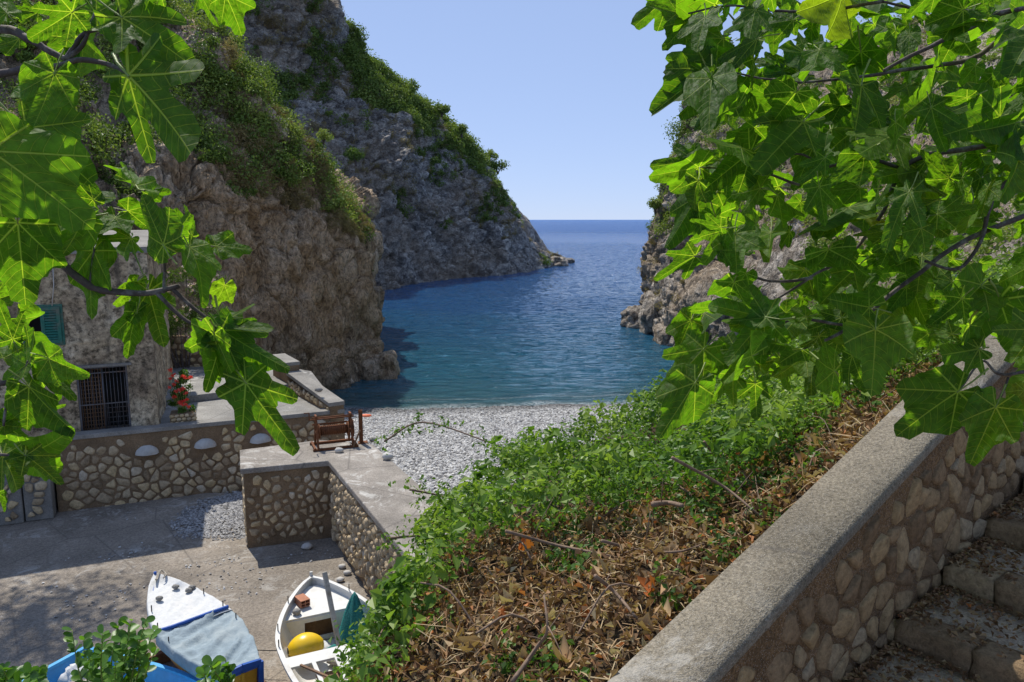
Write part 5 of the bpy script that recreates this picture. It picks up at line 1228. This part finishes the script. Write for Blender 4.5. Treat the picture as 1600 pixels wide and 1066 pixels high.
for y in (-.08, 0, .08): mb.box((0, y, -.0275), (.258, .014, .039)); mb.box((0, y, .0275), (.258, .014, .039))
mb.build('brick_body', M['brick'], br)
o = MB().blob((0, 0, 0), (.075, .065, .06), 0, 11, .15, 12).build('grey_stone', M['coping'], None, True); o.location = onboat(b2, .88, -.42, dz_(.88) + .05); tag(o, 'grey stone on the edge of the white boat foredeck beside the brick', 'stone')
ck = empty('boat_cradle', (b2.location[0], b2.location[1], 3.5), b2.rotation_euler[2], 'timber blocks under the white boat', 'cradle')
for x in (.9, L - .8): MB().box((x, 0, .09), (.14, 1.2, .18)).build('sleeper', M['wood'], ck, bevel=.01)

# boat 3
g1 = atz(94, 1040, 4.1); 
b3, L, bf, zf = boat('blue_rimmed_boat', 'light blue rimmed boat full of white and brown sacks, mostly below the shrub', g1 + (3.5, -1.75, 0), g1 + (-.1, -.1, 0), 3.6, 1.45, .52, [(1.01, 'cyan')], 'cyan', 'cyan', .85)
for i, (x, y, r, m_, lab) in enumerate([(L - .5, -.2, .3, 'whitecloth', 'white sack nearest the stern of the light blue boat'), (L - .95, .15, .34, 'rope', 'beige sack in the middle of the light blue boat'), (L - 1.5, -.1, .33, 'whitecloth', 'second white sack, towards the bow of the light blue boat'), (L - 2.0, .2, .3, 'rope', 'brown open sack at the bow end of the light blue boat'), (L - .75, .42, .2, 'brick', 'crumpled brown sack against the far side of the light blue boat')]):
    o = MB().blob((0, 0, 0), (r, r * .8, r * .62), 0, 30 + i, .4, 22, 2.4).build('sack', M[m_], None, True); o.location = onboat(b3, x, y, .42); tag(o, lab, 'sack')
drape('net_heap', onboat(b3, L - 2.05, .05, .5), .18, .16, 'net', 'green net stuffed into the sack at the bow end of the light blue boat', 'net', 9)
# line across the yard
mb = MB(); mb.tube([atz(398, 1016, 3.9), atz(440, 1017, 3.9)], .008, 5); tag(mb.build('mooring_line', M['pin'], None), 'thin dark line stretched between the two boats', 'rope')

# ================================================================== ROUND-LEAVED SHRUBS at the lower left
def round_leaf_mesh():
    n = 10; v = [(0, 0, 0)]; v2 = []
    for j in range(n):
        a = 2 * math.pi * j / n; v2.append((.5 * .72 * math.sin(a) * (1 - .15 * math.cos(a)), .5 - .5 * math.cos(a), .10 * abs(math.sin(a))))
    v = [(0, .5, 0)] + v2; f = [(0, 1 + j, 1 + (j + 1) % n) for j in range(n)]
    me = bpy.data.meshes.new('leaf'); me.from_pydata(v, [], f); me.materials.append(M['rl']); me.polygons.foreach_set('use_smooth', [True] * len(f)); return me
t = NT('round_leaf'); rn = t.n('ObjectInfo').outputs['Random']; c_ = t.ramp(rn, [(0, (.045, .11, .018)), (.6, (.09, .20, .03)), (1, (.15, .27, .05))])
pb = t.pbsdf(c_, .38, None, .4); tl = t.n('BsdfTranslucent'); t.set(tl.inputs[0], t.mix(1., c_, (2., 2.1, .6), 'MULTIPLY')); mx = t.n('MixShader'); t.set(mx.inputs[0], .4); t.set(mx.inputs[1], pb); t.set(mx.inputs[2], tl); M['rl'] = t.done(mx.outputs[0])
RL = round_leaf_mesh()
def sprig_shrub(label, base, tips, seed, leaf=.062):
    rg = np.random.default_rng(seed); B0 = np.array(base); t = empty('round_leaved_shrub', B0, 0, label, 'shrub')
    for tip in tips:
        T = np.array(tip); mid = (B0 + T) / 2 + rg.normal(size=3) * .05 + [0, 0, .05]; pts = curve([B0, mid, T], 10)
        MB().tube([p - B0 for p in pts], list(np.linspace(.008, .0025, len(pts))), 5).build('stem', M['stem'], t, True)
        for k in range(6, len(pts)):
            for sgn in (-1, 1):
                if rg.random() < .12: continue
                d = Vector(pts[k] - pts[k - 1]).normalized(); side = d.orthogonal().normalized(); side.rotate(Matrix.Rotation(rg.uniform(0, 6.28), 3, d)); y = (side * 1.0 + d * .6).normalized(); z = (Vector((0, -.35, .8)) + Vector(rg.normal(size=3) * .35)); x = y.cross(z).normalized(); z = x.cross(y)
                m = Matrix((x, y, z)).transposed().to_4x4(); s = leaf * rg.uniform(.65, 1.2); o = link('leaf', RL, t); o.matrix_local = Matrix.Translation(Vector(pts[k] - B0)) @ m @ Matrix.Scale(s, 4)
tips = [atd(a, b, 4.6 + .25 * math.sin(i * 2.3)) for i, (a, b) in enumerate([(112, 985), (130, 1000), (160, 990), (185, 975), (205, 970), (228, 968), (240, 985), (215, 995), (190, 1000), (160, 1015), (140, 1030), (245, 1010), (225, 1025), (180, 1035), (200, 1050)])]
sprig_shrub('bushy green shrub with round leaves in front of the light blue boat', atd(190, 1150, 4.7), tips, 5)
tips = [atd(a, b, 4.4 + .2 * math.sin(i * 2.3)) for i, (a, b) in enumerate([(330, 1040), (352, 1028), (318, 1052), (345, 1050)])]
sprig_shrub('small round leaved sprig in front of the covered boat stern', atd(335, 1130, 4.5), tips, 6)
tips = [atd(a, b, 4.2 + .2 * math.sin(i * 2.3)) for i, (a, b) in enumerate([(5, 1045), (25, 1050), (45, 1052), (62, 1052), (12, 1060), (35, 1062)])]
sprig_shrub('round leaved shrub in the bottom left corner', atd(25, 1140, 4.3), tips, 7)

# ================================================================== FIG TREES
def fig_mesh(seed, hero=False):
    rg = np.random.default_rng(seed); n = 61 if hero else 37; rings = 7 if hero else 3
    floor = rg.choice([.52, .64, .76, .90]); sg = rg.uniform(16.5, 20.5); amax = R(rg.uniform(148, 162)); asym = rg.uniform(-.06, .06)
    th = np.linspace(-amax, amax, n); rr = []; LB = ((0, 1., 23), (47, .74 + rg.uniform(-.05, .06), 21), (-47, .74 + rg.uniform(-.05, .06), 21), (97, .47, 25), (-97, .47, 25), (140, .30, 26), (-140, .30, 26))
    for a in th:
        dg = math.degrees(a); r = max(R_ * math.exp(-abs((dg - c) / (sg / 19 * w_)) ** 3.2) for c, R_, w_ in LB)
        r = max(r, floor * .80 * (.60 + .40 * math.cos(a / 1.25))); r *= 1 + asym * math.sin(a)
        r *= 1 + .018 * math.sin(a * 31 + seed) + .012 * math.sin(a * 53); rr.append(r)
    c1, c2, c3, c4 = rg.uniform(-.45, .10), rg.uniform(.05, .55), rg.uniform(-.25, .25), rg.uniform(.02, .08)
    V = [(0, 0, 0)]; UV = [(.5, .5)]
    for k in range(1, rings + 1):
        q = k / rings
        for a, r in zip(th, rr):
            x = math.sin(a) * r * q; y = math.cos(a) * r * q
            dl = abs((math.degrees(a) + 23) % 46 - 23)
            z = c1 * y * abs(y) + c2 * abs(x) * .7 + c3 * x * y + c4 * q * q * math.sin(a * 6.5 + seed) - .03 * r * q * (1 - dl / 23) * (1 if hero else .7)
            V.append((x, y, z)); UV.append((x / 2 + .5, y / 2 + .5))
    F3 = [(0, 1 + j + 1, 1 + j) for j in range(n - 1)]; F4 = [(1 + (k - 1) * n + j, 1 + (k - 1) * n + j + 1, 1 + k * n + j + 1, 1 + k * n + j) for k in range(1, rings) for j in range(n - 1)]
    # petiole
    b = len(V); L = rg.uniform(.3, .5); pts = [Vector((0, .02, 0)), Vector((0, -L * .5, .03)), Vector((rg.uniform(-.05, .05), -L, .12))]; tb = MB(); tb.tube(pts, [.012, .014, .019], 5, cap=False)
    V += tb.v; UV += [(.5, .5)] * len(tb.v); F4 += [tuple(i + b for i in f) for f in tb.f]
    mi = [0] * len(F3) + [0] * ((rings - 1) * (n - 1)) + [1] * len(tb.f)
    o = mesh_np('leaf', V, [np.array(F3), np.array(F4)], [M['fig'], M['stem']], True, mi, uv=UV); me = o.data; bpy.data.objects.remove(o); return me
FIG = [fig_mesh(i) for i in range(12)]; FIGH = [fig_mesh(i + 50, True) for i in range(8)]
LRG = np.random.default_rng(99)
def fig_leaf(tree, base, tip, d, hero=False, tilt=None, dd=None, mesh=None, scale=1.0):
    B = atd(base[0], base[1], d); T = atd(tip[0], tip[1], d * (1 + (LRG.uniform(-.06, .06) if dd is None else dd))); L = np.linalg.norm(T - B)
    y = Vector((T - B) / L); view = Vector(CC - B).normalized()
    tl = tilt if tilt is not None else (LRG.normal() * .65, LRG.normal() * .3)
    z = (view - y * view.dot(y)).normalized(); x = y.cross(z).normalized()
    z = (z + x * tl[0] + Vector((0, 0, .25))).normalized(); z = (z - y * z.dot(y)).normalized(); x = y.cross(z)
    if LRG.random() < .5: x = -x   # mirror seen from the other face
    z = x.cross(y)
    m = Matrix((x, y, z)).transposed().to_4x4()
    me = mesh or (FIGH if hero else FIG)[LRG.integers(len(FIGH if hero else FIG))]
    o = link('leaf', me, tree); o.matrix_local = Matrix.Translation(Vector(B) - tree.location) @ m @ Matrix.Diagonal((L * scale * LRG.uniform(.60, .86), L * scale, L * scale, 1)); return o
def fig_branch(tree, pts, r0, r1, label=None):
    P = curve([atd(*p) for p in pts], 7); k = len(P); P = P + .006 * np.stack([perlin(P * 9), perlin(P * 9 + 4), perlin(P * 9 + 8)], 1)
    mb = MB(); rad = np.linspace(r0, r1, k) * (1 + .18 * np.abs(perlin(P * 22))); mb.tube([p - np.array(tree.location) for p in P], list(rad), 8); mb.build('branch', M['bark'], tree, True); return P

LT = empty('fig_tree', (-3.2, 1.2, 8.0), 0, 'fig tree reaching in from the left edge over the house', 'tree')
for pts, a, b in [([(-260, 60, 1.9), (-20, 45, 1.75), (40, 58, 1.7), (70, 76, 1.7), (103, 92, 1.7)], .011, .006),
                  ([(-300, 150, 1.95), (-20, 118, 1.75), (45, 108, 1.7), (90, 104, 1.7), (125, 93, 1.7), (165, 100, 1.68), (198, 118, 1.65)], .010, .004),
                  ([(103, 92, 1.7), (128, 72, 1.7), (140, 50, 1.7), (150, 20, 1.7)], .006, .003),
                  ([(103, 92, 1.7), (130, 55, 1.7), (165, 42, 1.7), (190, 27, 1.7)], .006, .003),
                  ([(-280, 180, 2.1), (-20, 250, 1.9), (25, 310, 1.8), (60, 380, 1.8), (95, 408, 1.8), (120, 432, 1.8), (150, 450, 1.8), (180, 456, 1.8), (230, 458, 1.8), (280, 446, 1.8)], .013, .006),
                  ([(-20, 200, 1.9), (20, 280, 1.85), (48, 350, 1.8), (75, 395, 1.8), (100, 410, 1.8)], .009, .006),
                  ([(245, 458, 1.8), (280, 492, 1.8), (315, 515, 1.8), (338, 530, 1.8)], .005, .0035),
                  ([(270, 452, 1.8), (300, 480, 1.8), (330, 505, 1.8)], .005, .0035),
                  ([(255, 458, 1.8), (257, 420, 1.8), (255, 384, 1.78)], .004, .003),
                  ([(142, 446, 1.8), (143, 415, 1.8), (146, 390, 1.8)], .004, .003),
                  ([(-240, 640, 2.2), (-20, 603, 2.0), (15, 598, 2.0), (38, 582, 2.0), (45, 562, 2.0)], .008, .004),
                  ([(-60, 720, 2.1), (-10, 712, 2.0), (20, 712, 2.0), (42, 712, 2.0)], .005, .003),
                  ([(15, 598, 2.0), (8, 640, 2.0), (6, 664, 2.0)], .004, .003)]:
    fig_branch(LT, pts, a, b)
# the stem below frame that carries the limbs
mb = MB(); mb.tube([(-.4, -.2, -3.2), (-.2, 0, -1.2), (0, .1, .8), (.3, .3, 2.2), (.9, .4, 3.3)], [.12, .10, .08, .05, .03], 10); mb.build('trunk', M['bark'], LT, True)
HERO = [((113, 19), (42, 66), 1.6), ((190, 27), (292, 86), 1.65), ((200, 118), (330, 247), 1.6), ((85, 114), (58, 204), 1.65), ((120, 60), (45, 112), 1.8), ((112, 76), (124, 114), 1.8), ((128, 62), (168, 98), 1.8),
 ((352, -8), (386, 60), 1.9), ((312, -14), (336, 46), 1.95), ((150, 20), (92, -60), 1.7), ((-14, 236), (136, 338), 1.55), ((40, 200), (140, 272), 1.75), ((146, 312), (92, 262), 1.8), ((212, 290), (200, 250), 2.0),
 ((255, 383), (222, 305), 1.55), ((28, 348), (40, 476), 1.6), ((128, 345), (38, 396), 1.7), ((146, 392), (130, 494), 1.8), ((255, 383), (307, 336), 1.75), ((296, 386), (340, 452), 1.8), ((338, 385), (396, 384), 2.0), ((351, 446), (334, 484), 2.0),
 ((214, 440), (182, 484), 1.85), ((214, 488), (190, 554), 1.8), ((232, 455), (256, 542), 1.85), ((335, 522), (326, 604), 1.7), ((345, 515), (446, 582), 1.72), ((348, 525), (382, 652), 1.75), ((384, 598), (457, 704), 1.75), ((335, 512), (412, 502), 1.8),
 ((20, 530), (-5, 466), 2.1), ((45, 560), (66, 512), 2.1), ((76, 560), (132, 588), 2.0), ((45, 604), (108, 680), 2.0), ((68, 578), (122, 618), 2.1), ((42, 570), (-6, 596), 2.0), ((6, 664), (40, 640), 2.1), ((6, 664), (16, 712), 2.1), ((4, 712), (40, 772), 2.0),
 ((40, 712), (94, 746), 2.0), ((40, 712), (84, 700), 2.1), ((-6, 770), (10, 798), 2.1), ((60, 20), (5, 10), 1.8), ((30, 60), (-10, 80), 1.9), ((250, -20), (215, 10), 1.7), ((100, 300), (150, 372), 1.9), ((60, 330), (100, 372), 1.95), ((200, 330), (268, 350), 1.9),
 ((-10, 470), (40, 452), 2.2), ((30, 500), (50, 540), 2.2), ((5, 560), (40, 540), 2.15), ((300, 370), (270, 330), 2.0), ((230, 300), (268, 300), 2.1), ((-12, 330), (20, 380), 1.9), ((60, 590), (30, 640), 2.1), ((180, 340), (150, 380), 1.85), ((60, 640), (95, 622), 2.2), ((10, 20), (-30, -20), 1.7), ((205, 372), (180, 412), 1.85)]
for b, t, d in HERO: fig_leaf(LT, b, t, d, True)

RT = empty('fig_tree', (4.2, 2.2, 8.6), 0, 'large fig tree hanging in from the right over the stair parapet', 'tree')
RB = [([(1900, -60, 2.9), (1620, 5, 2.7), (1520, 42, 2.7), (1430, 84, 2.7), (1380, 110, 2.7)], .012, .005),
      ([(1900, 40, 3.0), (1620, 40, 3.0), (1520, 92, 3.0), (1440, 105, 2.9), (1330, 122, 2.9), (1250, 130, 2.9)], .012, .004),
      ([(1800, -60, 2.6), (1600, 12, 2.6), (1500, 18, 2.6), (1440, 16, 2.6), (1380, 2, 2.6)], .009, .004),
      ([(1900, 250, 3.1), (1640, 268, 2.8), (1560, 295, 2.8), (1545, 330, 2.8), (1535, 370, 2.8), (1500, 418, 2.8), (1445, 408, 2.8)], .012, .005),
      ([(1560, 225, 2.9), (1440, 245, 2.9), (1405, 275, 2.9), (1380, 330, 2.9), (1335, 392, 2.9), (1265, 435, 2.9), (1180, 490, 2.9)], .010, .004),
      ([(1405, 262, 2.9), (1340, 246, 2.9), (1290, 262, 2.9), (1250, 240, 2.9), (1200, 248, 3.0)], .007, .003),
      ([(1620, 330, 3.1), (1500, 380, 3.0), (1400, 455, 3.0), (1330, 510, 3.0), (1250, 548, 3.0), (1185, 575, 3.0)], .011, .004),
      ([(1330, 510, 3.0), (1240, 500, 3.0), (1160, 542, 3.0), (1090, 545, 3.0)], .006, .003),
      ([(1270, 435, 2.9), (1210, 440, 2.9), (1175, 430, 2.9), (1130, 408, 2.9), (1085, 400, 2.9)], .006, .003),
      ([(1700, 560, 3.0), (1600, 582, 2.8), (1560, 583, 2.8), (1535, 565, 2.8), (1500, 610, 2.7)], .007, .003),
      ([(1650, 150, 3.0), (1600, 190, 2.8), (1560, 225, 2.9), (1520, 205, 2.9)], .008, .004),
      ([(1250, 130, 2.9), (1180, 120, 2.9), (1120, 108, 2.9)], .004, .003), ([(1380, 2, 2.6), (1250, 20, 2.8), (1150, 10, 2.8), (1075, 20, 2.8)], .006, .003),
      ([(1250, 290, 2.9), (1180, 268, 2.9), (1120, 262, 2.9), (1090, 262, 2.9)], .005, .003), ([(1575, 590, 2.8), (1565, 615, 2.75), (1556, 640, 2.7)], .004, .003)]
BPTS = []
for pts, a, b in RB: P = fig_branch(RT, pts, a, b); BPTS += [(p[0], p[1], p[2]) for p in pts]
mb = MB(); mb.tube([(.4, -.3, -.6), (.3, -.1, .6), (0, 0, 1.8), (-.1, .2, 3.0), (-.5, .4, 4.0)], [.14, .12, .09, .06, .03], 10); mb.build('trunk', M['bark'], RT, True)
EDGE = [((1045, -4), (984, 44), 3.0), ((1075, 32), (1040, 78), 2.9), ((1118, 104), (1040, 92), 2.8), ((1108, 110), (1014, 172), 2.8), ((1118, 120), (1068, 186), 2.8), ((1132, 130), (1094, 212), 2.8), ((1092, 262), (1014, 276), 2.8), ((1088, 258), (1062, 222), 2.85), ((1172, 238), (1106, 292), 2.8),
 ((1088, 308), (1046, 388), 2.9), ((1086, 400), (1024, 432), 2.9), ((1118, 338), (1136, 378), 2.9), ((1197, 496), (1108, 476), 2.5), ((1195, 500), (1134, 562), 2.5), ((1198, 500), (1185, 566), 2.55), ((1088, 545), (1034, 588), 2.9), ((1100, 545), (1030, 622), 2.8), ((1086, 598), (1030, 684), 2.6), ((1146, 586), (1108, 628), 2.8), ((1180, 600), (1180, 648), 2.8),
 ((1270, 562), (1264, 622), 2.8), ((1308, 588), (1310, 634), 2.8), ((1332, 556), (1346, 606), 2.8), ((1370, 528), (1386, 582), 2.8), ((1530, 545), (1452, 560), 2.6), ((1497, 612), (1402, 672), 2.55), ((1556, 636), (1518, 722), 2.5), ((1562, 468), (1592, 568), 2.6), ((1555, 640), (1586, 668), 2.6), ((1060, 20), (1010, 8), 2.9), ((1085, 250), (1020, 262), 2.9),
 ((1130, 60), (1072, 60), 2.9), ((1180, 200), (1125, 240), 2.9), ((1220, 560), (1232, 610), 2.9), ((1080, 500), (1050, 560), 3.0), ((1150, 545), (1090, 600), 2.9), ((1120, 300), (1080, 350), 3.0), ((1600, 610), (1575, 640), 2.7)]
for b, t, d in EDGE: fig_leaf(RT, b, t, d, True, dd=LRG.uniform(-.03, .06))
def inpoly(x, y, P):
    c = False; j = len(P) - 1
    for i in range(len(P)):
        if (P[i][1] > y) != (P[j][1] > y) and x < (P[j][0] - P[i][0]) * (y - P[i][1]) / (P[j][1] - P[i][1]) + P[i][0]: c = not c
        j = i
    return c
REG = [(1060, -30), (1660, -30), (1660, 590), (1560, 540), (1450, 520), (1380, 540), (1300, 580), (1200, 575), (1110, 560), (1080, 500), (1150, 420), (1110, 370), (1080, 310), (1110, 220), (1085, 120), (1075, 60)]
THIN = [(1180, 330, 1320, 430, .35), (1450, 340, 1660, 520, .30), (1220, 440, 1330, 500, .6)]
n = 0; tries = 0; pl = []
while n < 257 and tries < 20000:
    tries += 1; x = LRG.uniform(1060, 1660); y = LRG.uniform(-30, 590)
    if not inpoly(x, y, REG): continue
    if any(a < x < c and b < y < d and LRG.random() > k for a, b, c, d, k in THIN): continue
    if any((x - p) ** 2 + (y - q) ** 2 < 15 ** 2 for p, q in pl): continue
    pl.append((x, y)); a = R(LRG.normal(128, 38)); L = LRG.uniform(34, 72); d = LRG.uniform(2.35, 3.7)
    L *= 2.9 / d if d > 2.9 else 1
    fig_leaf(RT, (x - math.cos(a) * L * .4, y - math.sin(a) * L * .4), (x + math.cos(a) * L * .6, y + math.sin(a) * L * .6), d, False, (LRG.normal() * 1.0, 0), LRG.uniform(-.08, .08)); n += 1
# crown of the same tree above and behind the camera's right shoulder, beyond the limit of single leaves
def crown_mass(name, C, N0, size):
    V, F, T = [], [], []; rg = np.random.default_rng(12); n_ = len(C)
    C = C - np.array(RT.location)
    src = np.empty(len(FIG[0].vertices) * 3); b = 0; Vs = []; F4 = []; F3 = []; UVs = []
    for i in range(n_):
        me = FIG[i % len(FIG)]; nv = len(me.vertices); co_ = np.empty(nv * 3); me.vertices.foreach_get('co', co_); co_ = co_.reshape(-1, 3)
        z = Vector(rg.normal(size=3) * .45 + N0).normalized(); x = z.orthogonal().normalized(); x.rotate(Matrix.Rotation(rg.uniform(0, 6.28), 3, z)); y = z.cross(x); m = np.array([x, y, z])
        Vs.append(co_ @ m * rg.uniform(*size) + C[i])
        for p in me.polygons: (F3 if len(p.vertices) == 3 else F4).append([v + b for v in p.vertices])
        b += nv; UVs.append(np.c_[co_[:, 0] / 2 + .5, co_[:, 1] / 2 + .5])
    o = mesh_np(name, np.concatenate(Vs), [np.array(F3), np.array(F4)], M['fig'], True, uv=np.concatenate(UVs), parent=RT); tag(o, kind='stuff')
rgc = np.random.default_rng(5)
crown_mass('upper_leaves', np.c_[rgc.uniform(1.6, 4.6, 210), rgc.uniform(2.2, 5.4, 210), rgc.uniform(13.3, 15.3, 210)], [0, 0, 1], (.16, .22))
rc = []
while len(rc) < 190:
    x, y = rgc.uniform(1090, 1700), rgc.uniform(-60, 560)
    if inpoly(x, y, REG) and not any(a < x < c and b < y < d and rgc.random() > k for a, b, c, d, k in THIN): rc.append(atd(x, y, rgc.uniform(3.5, 5.2)))
crown_mass('rear_leaves', np.array(rc), [0, -.7, .5], (.10, .16))
print('objects', len(bpy.data.objects), 'tris', sum(len(m.loops) - 2 * len(m.polygons) for m in bpy.data.meshes))
